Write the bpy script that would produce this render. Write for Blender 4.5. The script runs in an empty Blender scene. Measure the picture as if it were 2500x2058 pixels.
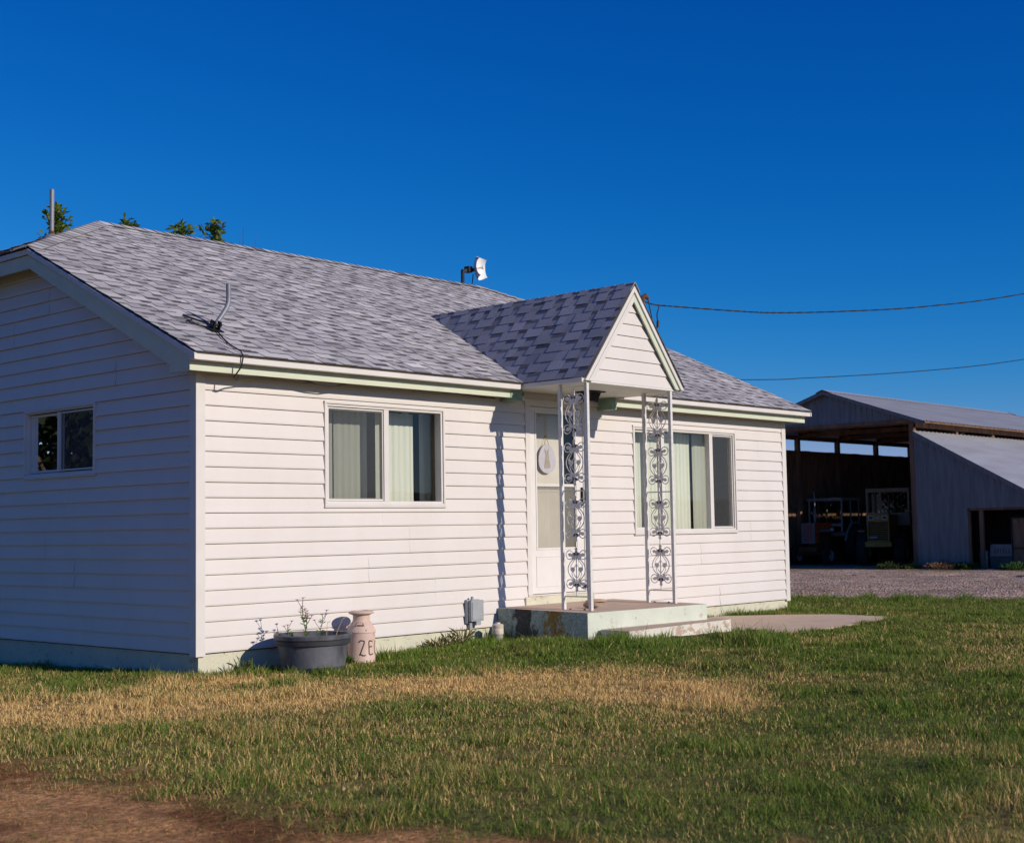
import bpy, bmesh, math, random
import numpy as np
from mathutils import Vector, Matrix
random.seed(7)
rng = np.random.default_rng(11)
sc = bpy.context.scene
COL = sc.collection
R = math.radians

# ------------------------------------------------------------------ helpers
class MB:
    """collects polygons, linked as ONE mesh object"""
    def __init__(s): s.v = []; s.f = []; s.m = []; s.t = []
    def poly(s, pts, m=0, t=0.5):
        n = len(s.v); s.v.extend([tuple(p) for p in pts]); s.f.append(tuple(range(n, n+len(pts)))); s.m.append(m); s.t.append(t)
    def mesh(s, vs, fs, m=0, t=0.5):
        n = len(s.v); s.v.extend([tuple(p) for p in vs])
        for f in fs: s.f.append(tuple(n+i for i in f)); s.m.append(m); s.t.append(t)
    def obox(s, o, a, b, c, m=0, t=0.5):
        o = Vector(o); a = Vector(a); b = Vector(b); c = Vector(c)
        vs = [o, o+a, o+a+b, o+b, o+c, o+a+c, o+a+b+c, o+b+c]
        s.mesh(vs, [(0,3,2,1),(4,5,6,7),(0,1,5,4),(1,2,6,5),(2,3,7,6),(3,0,4,7)], m, t)
    def box(s, x0, x1, y0, y1, z0, z1, m=0, t=0.5):
        s.obox((x0,y0,z0), (x1-x0,0,0), (0,y1-y0,0), (0,0,z1-z0), m, t)
    def bar(s, p, q, w, h, m=0, up=(0,0,1)):
        p = Vector(p); q = Vector(q); d = (q-p); up = Vector(up)
        if abs(d.normalized().dot(up)) > .95: up = Vector((1,0,0))
        a = d.cross(up).normalized(); b = a.cross(d).normalized()
        s.obox(p-a*w/2-b*h/2, d, a*w, b*h, m)
    def tube(s, pts, r, n=8, m=0, cap=True, t=.5):
        pts = [Vector(p) for p in pts]; rs = r if isinstance(r, (list, tuple)) else [r]*len(pts)
        vs = []; k = len(pts); a = None
        for i, p in enumerate(pts):
            d = (pts[min(i+1,k-1)]-pts[max(i-1,0)])
            if d.length < 1e-9: d = Vector((0,0,1))
            d.normalize()
            if a is None:
                a = d.orthogonal().normalized()
            else:
                a = (a-d*a.dot(d))
                a = a.normalized() if a.length > 1e-6 else d.orthogonal().normalized()
            b = d.cross(a)
            for j in range(n):
                w = 2*math.pi*j/n
                vs.append(p+(a*math.cos(w)+b*math.sin(w))*rs[i])
        fs = [(i*n+j, i*n+(j+1)%n, (i+1)*n+(j+1)%n, (i+1)*n+j) for i in range(k-1) for j in range(n)]
        if cap: fs += [tuple(range(n-1,-1,-1)), tuple((k-1)*n+j for j in range(n))]
        s.mesh(vs, fs, m, t)
    def lathe(s, prof, c, n=32, m=0, sx=1., sy=1., t=.5, cap=True):
        vs = []
        for r, z in prof:
            for j in range(n):
                w = 2*math.pi*j/n
                vs.append((c[0]+r*sx*math.cos(w), c[1]+r*sy*math.sin(w), c[2]+z))
        k = len(prof)
        fs = [(i*n+j, i*n+(j+1)%n, (i+1)*n+(j+1)%n, (i+1)*n+j) for i in range(k-1) for j in range(n)]
        if cap:
            fs += [tuple(range(n-1,-1,-1)), tuple((k-1)*n+j for j in range(n))]
        s.mesh(vs, fs, m, t)
    def build(s, name, mats, parent=None, smooth=False, tone=False, bevel=0, loc=None):
        me = bpy.data.meshes.new(name)
        vs = s.v
        if loc is not None:
            L = Vector(loc); vs = [tuple(Vector(p)-L) for p in s.v]
        me.from_pydata(vs, [], s.f)
        mats = mats if isinstance(mats, (list, tuple)) else [mats]
        for mm in mats: me.materials.append(mm)
        me.polygons.foreach_set('material_index', s.m)
        if smooth: me.polygons.foreach_set('use_smooth', [True]*len(s.f))
        if tone:
            at = me.attributes.new('tone', 'FLOAT', 'FACE'); at.data.foreach_set('value', s.t)
        me.validate(); me.update()
        o = bpy.data.objects.new(name, me); COL.objects.link(o)
        if loc is not None: o.location = loc
        if smooth:
            md = o.modifiers.new('Edge', 'EDGE_SPLIT'); md.split_angle = R(42)
        if bevel:
            b = o.modifiers.new('Bevel', 'BEVEL'); b.width = bevel; b.segments = 2; b.limit_method = 'ANGLE'; b.angle_limit = R(40)
        if parent is not None:
            o.parent = parent
            o.matrix_parent_inverse = Matrix.Translation(-parent.location)
        return o

def tag(o, label, cat, group=None, kind=None):
    o['label'] = label; o['category'] = cat
    if group: o['group'] = group
    if kind: o['kind'] = kind
    return o
def empty(name, loc, label, cat, group=None):
    o = bpy.data.objects.new(name, None); COL.objects.link(o); o.location = loc; o.empty_display_size = .1
    return tag(o, label, cat, group)
def struct(o, kind='structure'):
    o['kind'] = kind; return o

# ------------------------------------------------------------------ materials
def newmat(name):
    m = bpy.data.materials.new(name); m.use_nodes = True
    nt = m.node_tree; nt.nodes.clear()
    out = nt.nodes.new('ShaderNodeOutputMaterial')
    return m, nt, out
def N(nt, t, **kw):
    n = nt.nodes.new(t)
    for k, v in kw.items():
        if k in n.inputs: n.inputs[k].default_value = v
        else: setattr(n, k, v)
    return n
def ramp(nt, fac, stops):
    n = nt.nodes.new('ShaderNodeValToRGB'); e = n.color_ramp.elements
    while len(e) < len(stops): e.new(.5)
    for el, (p, c) in zip(e, stops): el.position = p; el.color = (*c, 1) if len(c) == 3 else c
    nt.links.new(fac, n.inputs['Fac']); return n
def noise(nt, scale, detail=4, rough=.55, vec=None, stretch=None):
    tc = nt.nodes.new('ShaderNodeTexCoord'); src = tc.outputs['Object']
    if stretch:
        mp = nt.nodes.new('ShaderNodeMapping'); mp.inputs['Scale'].default_value = stretch
        nt.links.new(src, mp.inputs['Vector']); src = mp.outputs['Vector']
    n = nt.nodes.new('ShaderNodeTexNoise'); n.inputs['Scale'].default_value = scale
    n.inputs['Detail'].default_value = detail; n.inputs['Roughness'].default_value = rough
    nt.links.new(src, n.inputs['Vector']); return n
def pbr(name, c1, c2=None, scale=6, rough=.6, bump=0, bscale=60, metal=0, lo=.35, hi=.65, stretch=None, spec=.3):
    m, nt, out = newmat(name)
    b = N(nt, 'ShaderNodeBsdfPrincipled'); b.inputs['Roughness'].default_value = rough; b.inputs['Metallic'].default_value = metal
    b.inputs['Specular IOR Level'].default_value = spec
    if c2 is None: c2 = tuple(x*.86 for x in c1)
    n = noise(nt, scale, stretch=stretch)
    r = ramp(nt, n.outputs['Fac'], [(lo, c2), (hi, c1)])
    nt.links.new(r.outputs['Color'], b.inputs['Base Color'])
    if bump:
        n2 = noise(nt, bscale, 3)
        bp = N(nt, 'ShaderNodeBump'); bp.inputs['Strength'].default_value = bump; bp.inputs['Distance'].default_value = .02
        nt.links.new(n2.outputs['Fac'], bp.inputs['Height']); nt.links.new(bp.outputs['Normal'], b.inputs['Normal'])
    nt.links.new(b.outputs['BSDF'], out.inputs['Surface'])
    return m

M = {}
def vinyl():
    m, nt, out = newmat('vinyl_siding')
    b = N(nt, 'ShaderNodeBsdfPrincipled'); b.inputs['Roughness'].default_value = .48; b.inputs['Specular IOR Level'].default_value = .3
    a = N(nt, 'ShaderNodeAttribute', attribute_name='tone')
    r1 = ramp(nt, a.outputs['Fac'], [(0,(.665,.625,.60)), (1,(.695,.66,.638))])
    n = noise(nt, 2.2, 5, .6, stretch=(1,1,.5)); r2 = ramp(nt, n.outputs['Fac'], [(.3,(.955,.945,.93)), (.6,(1,1,1))])
    n3 = noise(nt, 60, 3, .6); r3 = ramp(nt, n3.outputs['Fac'], [(.70,(1,1,1)), (.80,(.86,.82,.77))])
    cur = r1.outputs['Color']
    for o in (r2, r3):
        mx = nt.nodes.new('ShaderNodeMix'); mx.data_type = 'RGBA'; mx.blend_type = 'MULTIPLY'; mx.inputs['Factor'].default_value = 1
        nt.links.new(cur, mx.inputs[6]); nt.links.new(o.outputs['Color'], mx.inputs[7]); cur = mx.outputs[2]
    nt.links.new(cur, b.inputs['Base Color'])
    n2 = noise(nt, 5, 3, stretch=(1,1,4)); bp = N(nt, 'ShaderNodeBump'); bp.inputs['Strength'].default_value = .12; bp.inputs['Distance'].default_value = .01
    nt.links.new(n2.outputs['Fac'], bp.inputs['Height']); nt.links.new(bp.outputs['Normal'], b.inputs['Normal'])
    nt.links.new(b.outputs['BSDF'], out.inputs['Surface'])
    return m
M['trim'] = pbr('white_trim', (.69,.66,.63), (.64,.61,.58), 3, .45)
M['iron'] = pbr('white_painted_iron', (.72,.71,.68), (.62,.60,.57), 25, .5, .1, 120)
M['scroll'] = pbr('weathered_iron', (.85,.83,.79), (.66,.62,.58), 40, .6, .1, 150)
M['mint'] = pbr('mint_paint', (.61,.645,.505), (.55,.59,.47), 4, .55)
M['green'] = pbr('green_paint', (.27,.40,.30), (.22,.34,.25), 6, .55)
M['soffit'] = pbr('soffit_board', (.50,.44,.33), (.40,.35,.26), 5, .7)
M['beadboard'] = pbr('porch_ceiling', (.72,.72,.66), (.64,.64,.58), 5, .6)
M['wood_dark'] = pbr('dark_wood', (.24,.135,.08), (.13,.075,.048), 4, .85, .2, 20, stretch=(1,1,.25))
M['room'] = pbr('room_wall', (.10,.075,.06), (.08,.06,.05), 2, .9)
M['blind'] = pbr('blind_fabric', (.77,.755,.69), (.71,.70,.64), 9, .8, stretch=(6,6,.4))
M['inner_door'] = pbr('inner_door', (.66,.615,.56), (.60,.56,.51), 5, .6)
M['grey_pipe'] = pbr('grey_pipe', (.25,.26,.30), (.19,.20,.23), 14, .5, metal=.2)
M['dark_metal'] = pbr('dark_metal', (.035,.035,.04), (.02,.02,.025), 20, .5, metal=.4)
M['rust'] = pbr('rust', (.16,.065,.03), (.07,.032,.02), 30, .85)
M['cable'] = pbr('black_cable', (.025,.022,.02), None, 30, .6)
M['dish'] = pbr('dish_white', (.78,.78,.78), (.70,.70,.70), 10, .4)
M['boxgrey'] = pbr('utility_grey', (.36,.38,.40), (.31,.33,.35), 12, .5)
M['pvc'] = pbr('pvc_cream', (.62,.54,.46), (.52,.45,.37), 18, .5)
M['pvc_dark'] = pbr('pvc_lower', (.33,.34,.28), (.25,.26,.21), 18, .6)
M['soil'] = pbr('soil', (.10,.065,.04), (.05,.033,.022), 30, .95, .5, 60)
M['tyre'] = pbr('tyre', (.018,.016,.016), (.035,.028,.022), 8, .85, .2, 30)
M['stone'] = pbr('stone', (.36,.27,.21), (.24,.17,.13), 25, .8, .2, 60)
M['stem'] = pbr('stem', (.10,.16,.035), (.07,.11,.03), 30, .7)
M['straw'] = pbr('straw', (.45,.33,.15), None, 30, .8)
M['petal'] = pbr('petal', (.62,.13,.38), (.72,.30,.52), 60, .6)
M['bark'] = pbr('bark', (.10,.075,.055), (.05,.038,.03), 12, .9, .5, 30, stretch=(1,1,.2))
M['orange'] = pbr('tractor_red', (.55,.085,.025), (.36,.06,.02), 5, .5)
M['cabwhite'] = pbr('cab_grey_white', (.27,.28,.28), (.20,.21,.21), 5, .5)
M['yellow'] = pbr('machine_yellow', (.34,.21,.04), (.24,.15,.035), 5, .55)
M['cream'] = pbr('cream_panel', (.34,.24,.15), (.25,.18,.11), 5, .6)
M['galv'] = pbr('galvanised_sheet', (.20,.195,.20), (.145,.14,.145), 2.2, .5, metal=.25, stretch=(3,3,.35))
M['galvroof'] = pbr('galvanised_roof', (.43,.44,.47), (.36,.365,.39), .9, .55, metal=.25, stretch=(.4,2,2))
M['bin'] = pbr('metal_bin', (.33,.35,.37), (.24,.25,.26), 8, .4, metal=.6)
M['kennel'] = pbr('kennel_grey', (.30,.29,.26), (.24,.23,.21), 8, .5)
M['kennel_dark'] = pbr('kennel_base', (.10,.13,.11), (.07,.09,.08), 8, .5)
M['lens'] = pbr('lamp_glass', (.55,.55,.5), None, 8, .2)
M['lavender'] = pbr('lavender_plaque', (.52,.50,.57), (.48,.46,.53), 12, .7)
M['rabbit'] = pbr('tan_rabbit', (.40,.34,.29), (.35,.30,.25), 20, .8)
M['hill'] = pbr('dry_hill', (.12,.10,.07), (.07,.07,.05), .02, .95)
M['planter'] = pbr('planter_resin', (.125,.13,.15), (.045,.048,.058), 5, .55, .15, 25, lo=.36, hi=.62, stretch=(1,1,.6))
M['planter_band'] = pbr('planter_band', (.05,.052,.06), (.035,.037,.045), 8, .6)

def stains(name, base, base2, spots, rough=.8, bump=.25):
    """spots: list of (scale, stretch, lo, hi, colour)"""
    m, nt, out = newmat(name)
    b = N(nt, 'ShaderNodeBsdfPrincipled'); b.inputs['Roughness'].default_value = rough; b.inputs['Specular IOR Level'].default_value = .2
    n = noise(nt, 5); cur = ramp(nt, n.outputs['Fac'], [(.35, base2), (.65, base)]).outputs['Color']
    for scale, st, lo, hi, c in spots:
        n = noise(nt, scale, 6, .65, stretch=st)
        f = ramp(nt, n.outputs['Fac'], [(lo, (0,0,0)), (hi, (1,1,1))])
        mx = nt.nodes.new('ShaderNodeMix'); mx.data_type = 'RGBA'
        nt.links.new(f.outputs['Color'], mx.inputs['Factor']); nt.links.new(cur, mx.inputs[6]); mx.inputs[7].default_value = (*c, 1)
        cur = mx.outputs[2]
    nt.links.new(cur, b.inputs['Base Color'])
    n2 = noise(nt, 45, 5); bp = N(nt, 'ShaderNodeBump'); bp.inputs['Strength'].default_value = bump; bp.inputs['Distance'].default_value = .01
    nt.links.new(n2.outputs['Fac'], bp.inputs['Height']); nt.links.new(bp.outputs['Normal'], b.inputs['Normal'])
    nt.links.new(b.outputs['BSDF'], out.inputs['Surface'])
    return m
M['foundation'] = stains('foundation_paint', (.62,.60,.46), (.54,.54,.43), [(7,(1,1,3),.58,.66,(.42,.36,.27)), (20,None,.62,.7,(.30,.25,.19))])
M['slab_paint'] = stains('slab_paint', (.62,.66,.56), (.55,.60,.51), [(9,None,.60,.68,(.44,.40,.33)), (30,None,.66,.72,(.18,.16,.13))])
M['slab_top'] = stains('slab_top', (.56,.41,.32), (.48,.36,.28), [(6,None,.55,.72,(.50,.45,.37)), (25,None,.62,.7,(.27,.21,.17))])
def slab_side():
    m, nt, out = newmat('slab_side_stained')
    b = N(nt, 'ShaderNodeBsdfPrincipled'); b.inputs['Roughness'].default_value = .85; b.inputs['Specular IOR Level'].default_value = .15
    tc = N(nt, 'ShaderNodeTexCoord'); sp = N(nt, 'ShaderNodeSeparateXYZ'); nt.links.new(tc.outputs['Object'], sp.inputs[0])
    n1 = noise(nt, 9, 6, .65, stretch=(1,1,.7)); 
    a = N(nt, 'ShaderNodeMath', operation='MULTIPLY_ADD'); a.inputs[1].default_value = .62; nt.links.new(n1.outputs['Fac'], a.inputs[0])
    ng = N(nt, 'ShaderNodeMath', operation='MULTIPLY'); ng.inputs[1].default_value = -.82; nt.links.new(sp.outputs['Y'], ng.inputs[0])
    nt.links.new(ng.outputs[0], a.inputs[2])
    su = N(nt, 'ShaderNodeMath', operation='SUBTRACT'); su.inputs[1].default_value = .31; nt.links.new(a.outputs[0], su.inputs[0])
    mint = (.36,.44,.40); blk = (.085,.085,.08); rst = (.34,.235,.085)
    r1 = ramp(nt, su.outputs[0], [(.0,(.33,.38,.33)), (.17,mint), (.22,blk), (.40,(.08,.085,.08)), (.45,mint), (.545,(.34,.41,.36)), (.57,rst), (.655,(.30,.19,.06)), (.68,mint), (.70,rst), (.73,(.30,.24,.10)), (.76,mint)])
    n2 = noise(nt, 30, 6, .7); r2 = ramp(nt, n2.outputs['Fac'], [(.36,(.62,.62,.60)), (.60,(1.1,1.1,1.1))])
    mx = nt.nodes.new('ShaderNodeMix'); mx.data_type = 'RGBA'; mx.blend_type = 'MULTIPLY'; mx.inputs['Factor'].default_value = 1
    nt.links.new(r1.outputs['Color'], mx.inputs[6]); nt.links.new(r2.outputs['Color'], mx.inputs[7]); nt.links.new(mx.outputs[2], b.inputs['Base Color'])
    bp = N(nt, 'ShaderNodeBump'); bp.inputs['Strength'].default_value = .4; bp.inputs['Distance'].default_value = .01
    nt.links.new(n2.outputs['Fac'], bp.inputs['Height']); nt.links.new(bp.outputs['Normal'], b.inputs['Normal'])
    nt.links.new(b.outputs['BSDF'], out.inputs['Surface'])
    return m
M['slab_edge'] = slab_side()
M['step_paint'] = stains('step_worn', (.66,.64,.56), (.60,.58,.50), [(8,(1,1,1.6),.53,.58,(.46,.35,.28)), (26,None,.62,.68,(.26,.2,.16))])
M['path'] = stains('path_concrete', (.66,.50,.36), (.56,.42,.30), [(5,None,.55,.7,(.45,.38,.31)), (14,None,.64,.7,(.22,.17,.13))])
M['can'] = stains('milk_can_paint', (.64,.48,.41), (.57,.42,.35), [(14,None,.62,.68,(.30,.20,.16)), (40,None,.66,.7,(.12,.08,.06))], .5, .1)
M['black_paint'] = pbr('black_paint', (.03,.02,.02), (.07,.045,.04), 40, .6)
M['door_white'] = stains('door_paint', (.72,.70,.68), (.68,.66,.64), [(30,(1,1,1),.70,.74,(.42,.36,.30))], .45, .03)

def glass(name, tint, refl=1.0):
    m, nt, out = newmat(name)
    fr = N(nt, 'ShaderNodeFresnel'); fr.inputs['IOR'].default_value = 1.55
    t = N(nt, 'ShaderNodeBsdfTransparent'); t.inputs['Color'].default_value = (*tint, 1)
    g = N(nt, 'ShaderNodeBsdfGlossy'); g.inputs['Roughness'].default_value = .004; g.inputs['Color'].default_value = (.95,.97,1,1)
    mu = N(nt, 'ShaderNodeMath', operation='MULTIPLY'); mu.inputs[1].default_value = refl
    nt.links.new(fr.outputs[0], mu.inputs[0])
    mx = N(nt, 'ShaderNodeMixShader'); nt.links.new(mu.outputs[0], mx.inputs[0])
    nt.links.new(t.outputs[0], mx.inputs[1]); nt.links.new(g.outputs[0], mx.inputs[2]); nt.links.new(mx.outputs[0], out.inputs['Surface'])
    return m
M['glass'] = glass('window_glass', (.86,.90,.87), .95)
M['doorglass'] = glass('door_glass', (.93,.94,.92), .8)
M['cabglass'] = glass('cab_glass', (.55,.62,.58), 1.3)
def screen(name, c, a):
    m, nt, out = newmat(name)
    t = N(nt, 'ShaderNodeBsdfTransparent'); d = N(nt, 'ShaderNodeBsdfDiffuse'); d.inputs['Color'].default_value = (*c, 1)
    mx = N(nt, 'ShaderNodeMixShader'); mx.inputs[0].default_value = a
    nt.links.new(t.outputs[0], mx.inputs[1]); nt.links.new(d.outputs[0], mx.inputs[2]); nt.links.new(mx.outputs[0], out.inputs['Surface'])
    return m
M['screen'] = screen('insect_screen', (.10,.105,.11), .38)
M['doorscreen'] = screen('door_screen', (.55,.53,.50), .35)

def shingle_mat():
    m, nt, out = newmat('asphalt_shingle')
    b = N(nt, 'ShaderNodeBsdfPrincipled'); b.inputs['Roughness'].default_value = .9; b.inputs['Specular IOR Level'].default_value = .15
    a = N(nt, 'ShaderNodeAttribute', attribute_name='tone')
    r = ramp(nt, a.outputs['Fac'], [(0,(.05,.05,.054)), (.14,(.112,.110,.120)), (.40,(.31,.30,.315)), (.72,(.53,.508,.52)), (1,(.69,.66,.655))])
    n = noise(nt, 420, 2, .7); n2 = noise(nt, 1.1, 3)
    g = ramp(nt, n.outputs['Fac'], [(.3,(.62,.62,.62)), (.7,(1.25,1.25,1.25))])
    g2 = ramp(nt, n2.outputs['Fac'], [(.3,(.88,.88,.9)), (.7,(1.08,1.07,1.05))])
    m1 = nt.nodes.new('ShaderNodeMix'); m1.data_type = 'RGBA'; m1.blend_type = 'MULTIPLY'; m1.inputs['Factor'].default_value = 1
    m2 = nt.nodes.new('ShaderNodeMix'); m2.data_type = 'RGBA'; m2.blend_type = 'MULTIPLY'; m2.inputs['Factor'].default_value = 1
    nt.links.new(r.outputs['Color'], m1.inputs[6]); nt.links.new(g.outputs['Color'], m1.inputs[7])
    nt.links.new(m1.outputs[2], m2.inputs[6]); nt.links.new(g2.outputs['Color'], m2.inputs[7])
    nt.links.new(m2.outputs[2], b.inputs['Base Color'])
    bp = N(nt, 'ShaderNodeBump'); bp.inputs['Strength'].default_value = .35; bp.inputs['Distance'].default_value = .003
    nt.links.new(n.outputs['Fac'], bp.inputs['Height']); nt.links.new(bp.outputs['Normal'], b.inputs['Normal'])
    nt.links.new(b.outputs['BSDF'], out.inputs['Surface'])
    return m
M['shingle'] = shingle_mat(); M['vinyl'] = vinyl()

def vcol_mat(name, rough=.7, trans=0., spec=.2):
    m, nt, out = newmat(name)
    a = N(nt, 'ShaderNodeAttribute', attribute_name='col')
    b = N(nt, 'ShaderNodeBsdfPrincipled'); b.inputs['Roughness'].default_value = rough; b.inputs['Specular IOR Level'].default_value = spec
    nt.links.new(a.outputs['Color'], b.inputs['Base Color'])
    if trans:
        t = N(nt, 'ShaderNodeBsdfTranslucent'); nt.links.new(a.outputs['Color'], t.inputs['Color'])
        mx = N(nt, 'ShaderNodeMixShader'); mx.inputs[0].default_value = trans
        nt.links.new(b.outputs[0], mx.inputs[1]); nt.links.new(t.outputs[0], mx.inputs[2]); nt.links.new(mx.outputs[0], out.inputs['Surface'])
    else: nt.links.new(b.outputs[0], out.inputs['Surface'])
    return m
M['grass'] = vcol_mat('grass_blades', .75, .25, .12)
M['leaf'] = vcol_mat('leaves', .6, .3)

def np_mesh(name, verts, faces_list, mat, cols=None, parent=None, smooth=False):
    """verts (n,3); faces_list: list of (m,k) index arrays"""
    me = bpy.data.meshes.new(name)
    me.vertices.add(len(verts)); me.vertices.foreach_set('co', np.ascontiguousarray(verts, np.float32).ravel())
    loops = np.concatenate([f.ravel() for f in faces_list]).astype(np.int32)
    tot = np.concatenate([np.full(len(f), f.shape[1], np.int32) for f in faces_list])
    st = np.concatenate([[0], np.cumsum(tot)[:-1]]).astype(np.int32)
    me.loops.add(len(loops)); me.loops.foreach_set('vertex_index', loops)
    me.polygons.add(len(tot)); me.polygons.foreach_set('loop_start', st); me.polygons.foreach_set('loop_total', tot)
    me.update(calc_edges=True); me.validate()
    if smooth: me.polygons.foreach_set('use_smooth', np.ones(len(tot), bool))
    if cols is not None:
        at = me.color_attributes.new('col', 'FLOAT_COLOR', 'POINT')
        c4 = np.ones((len(verts), 4), np.float32); c4[:, :3] = cols
        at.data.foreach_set('color', c4.ravel())
    me.materials.append(mat)
    o = bpy.data.objects.new(name, me); COL.objects.link(o)
    if parent is not None:
        o.parent = parent; o.matrix_parent_inverse = Matrix.Translation(-parent.location)
    return o

# ------------------------------------------------------------------ ground shape
def hsh(ix, iy, s):
    h = (ix*374761393 + iy*668265263 + s*2147483647 + 12345) & 0xffffffff
    h = ((h ^ (h >> 13))*1274126177) & 0xffffffff
    return ((h ^ (h >> 16)) & 0xffff)/65535.
def vnoise(x, y, sc_, s=0):
    x = np.asarray(x)*sc_; y = np.asarray(y)*sc_
    ix = np.floor(x).astype(np.int64); iy = np.floor(y).astype(np.int64); fx = x-ix; fy = y-iy
    fx = fx*fx*(3-2*fx); fy = fy*fy*(3-2*fy)
    return (hsh(ix,iy,s)*(1-fx)+hsh(ix+1,iy,s)*fx)*(1-fy)+(hsh(ix,iy+1,s)*(1-fx)+hsh(ix+1,iy+1,s)*fx)*fy
def fbm(x, y, s_, s=0, o=4):
    t = 0; a = .5; w = 0
    for i in range(o): t = t+a*vnoise(x, y, s_*2**i, s+i); w += a; a *= .5
    return t/w
def sstep(a, b, x): t = np.clip((x-a)/(b-a), 0, 1); return t*t*(3-2*t)
def ground(x, y):
    x = np.asarray(x, float); y = np.asarray(y, float)
    z = -.18 + 0*x
    z = z + .06*np.exp(-((x-4.0)/1.6)**2-((y+1.3)/1.2)**2)
    z = z + .035*sstep(1.5, 5, x)
    z = z - .025*np.clip(y-.3, 0, 4)*sstep(1.5, -.2, x)
    z = z - .02*np.clip(x-9.5, 0, 29)
    return z
def gz(x, y): return float(ground(x, y))

# lawn masks (world space)
EDGE = [(9.6,5.5),(10.9,3.0),(12.1,1.3),(12.5,.6),(13.3,-1.3),(15.0,-5.0),(17.5,-11.0)]   # lawn / gravel border
def edge_x(y):
    ys = [e[1] for e in EDGE][::-1]; xs = [e[0] for e in EDGE][::-1]
    return np.interp(y, ys, xs)
def seg_dist(x, y, pl):
    d = np.full(np.shape(x), 1e9)
    for (ax, ay), (bx, by) in zip(pl[:-1], pl[1:]):
        t = np.clip(((x-ax)*(bx-ax)+(y-ay)*(by-ay))/((bx-ax)**2+(by-ay)**2), 0, 1)
        d = np.minimum(d, np.hypot(x-ax-t*(bx-ax), y-ay-t*(by-ay)))
    return d
def dry_mask(x, y):
    d = seg_dist(x, y, [(-5,1.6),(-2.6,-.4),(-1.2,-1.5),(.2,-2.15),(1.2,-3.0),(1.3,-3.6)])
    d2 = seg_dist(x, y, [(-.4,-.5),(.1,-.75)])
    n = fbm(x, y, 1.1, 3)-.5
    a = sstep(1.55, .25, d+n*1.5); a = np.maximum(a, .32*sstep(2.6, .8, seg_dist(x, y, [(-4,-.5),(-2.4,-2.6),(-1.2,-4.2)])+n*1.5)); b = sstep(.6, .2, d2+n*.5)
    c = .40*sstep(.55, .74, fbm(x, y, .8, 21))
    return np.clip(np.maximum(np.maximum(a, b), c), 0, 1)
def dirt_mask(x, y):
    s = (-3.30 - x) + .14*(-y-3.3) + .20
    n = (fbm(x, y, 1.4, 9)-.5)*1.5+(fbm(x, y, 6.0, 19)-.5)*.9
    s2 = np.maximum(s, (-2.25-x)-1.0*np.abs(y+6.9))
    return sstep(-.20, .34, s2+n*.62)*sstep(1.0, -3.2, y-.6)

# ground: one sheet to the horizon, fine where the lawn is
def axis(a, b, step, far):
    core = np.arange(a, b+1e-6, step)
    out = []; d = step*2; p = b
    while p < far: p += d; d *= 1.35; out.append(p)
    left = []; d = step*2; p = a
    while p > -far: p -= d; d *= 1.35; left.append(p)
    return np.array(left[::-1]+list(core)+out)
def grid_mesh(name, xs, ys, zf, mat, colf=None, keep=None):
    X, Y = np.meshgrid(xs, ys); Z = zf(X, Y)
    V = np.stack([X.ravel(), Y.ravel(), Z.ravel()], 1)
    nx, ny = len(xs), len(ys)
    i = np.arange(nx-1)[None, :]+np.arange(ny-1)[:, None]*nx
    F = np.stack([i, i+1, i+nx+1, i+nx], -1).reshape(-1, 4)
    if keep is not None:
        c = V[F].mean(1); F = F[keep(c[:, 0], c[:, 1])]
        used = np.unique(F); mp = -np.ones(len(V), int); mp[used] = np.arange(len(used)); V = V[used]; F = mp[F]
    return np_mesh(name, V, [F], mat, None if colf is None else colf(V[:, 0], V[:, 1]), smooth=True)

def lerp(a, b, t): return np.asarray(a)*(1-t)[:, None]+np.asarray(b)*t[:, None]
def ground_col(x, y):
    dry = dry_mask(x, y); dirt = dirt_mask(x, y)
    n = fbm(x, y, 2.3, 4)
    c = lerp((.125,.145,.040), (.52,.35,.135), dry)
    c = lerp(c, lerp((.26,.12,.05), (.68,.365,.16), sstep(.35,.62,fbm(x, y, 4.0, 91))), dirt)
    far = sstep(25, 60, np.hypot(x, y))
    c = lerp(c, (.30,.23,.12), far)
    return c*(.75+.5*n)[:, None]
def soil_mat():
    m, nt, out = newmat('lawn_soil')
    a = N(nt, 'ShaderNodeAttribute', attribute_name='col')
    b = N(nt, 'ShaderNodeBsdfPrincipled'); b.inputs['Roughness'].default_value = .95; b.inputs['Specular IOR Level'].default_value = .1
    n = noise(nt, 26, 6, .7); g = ramp(nt, n.outputs['Fac'], [(.32,(.40,.36,.32)), (.5,(.9,.88,.85)), (.68,(1.5,1.42,1.32))])
    mx = nt.nodes.new('ShaderNodeMix'); mx.data_type = 'RGBA'; mx.blend_type = 'MULTIPLY'; mx.inputs['Factor'].default_value = 1
    nt.links.new(a.outputs['Color'], mx.inputs[6]); nt.links.new(g.outputs['Color'], mx.inputs[7]); nt.links.new(mx.outputs[2], b.inputs['Base Color'])
    n2 = noise(nt, 38, 6, .7); bp = N(nt, 'ShaderNodeBump'); bp.inputs['Strength'].default_value = .9; bp.inputs['Distance'].default_value = .03
    nt.links.new(n2.outputs['Fac'], bp.inputs['Height']); nt.links.new(bp.outputs['Normal'], b.inputs['Normal'])
    nt.links.new(b.outputs['BSDF'], out.inputs['Surface'])
    return m
xs = axis(-9, 18, .06, 3500); ys = axis(-11, 3, .06, 3500)
def gsurf(X, Y):
    z = ground(X, Y)
    near = sstep(30, 15, np.hypot(X, Y+3))
    return z + near*((fbm(X, Y, 1.3, 31)-.5)*.04*sstep(-.3,-1.2,Y)+(fbm(X, Y, 7, 33)-.5)*.022*sstep(-.3,-1.2,Y))
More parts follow.
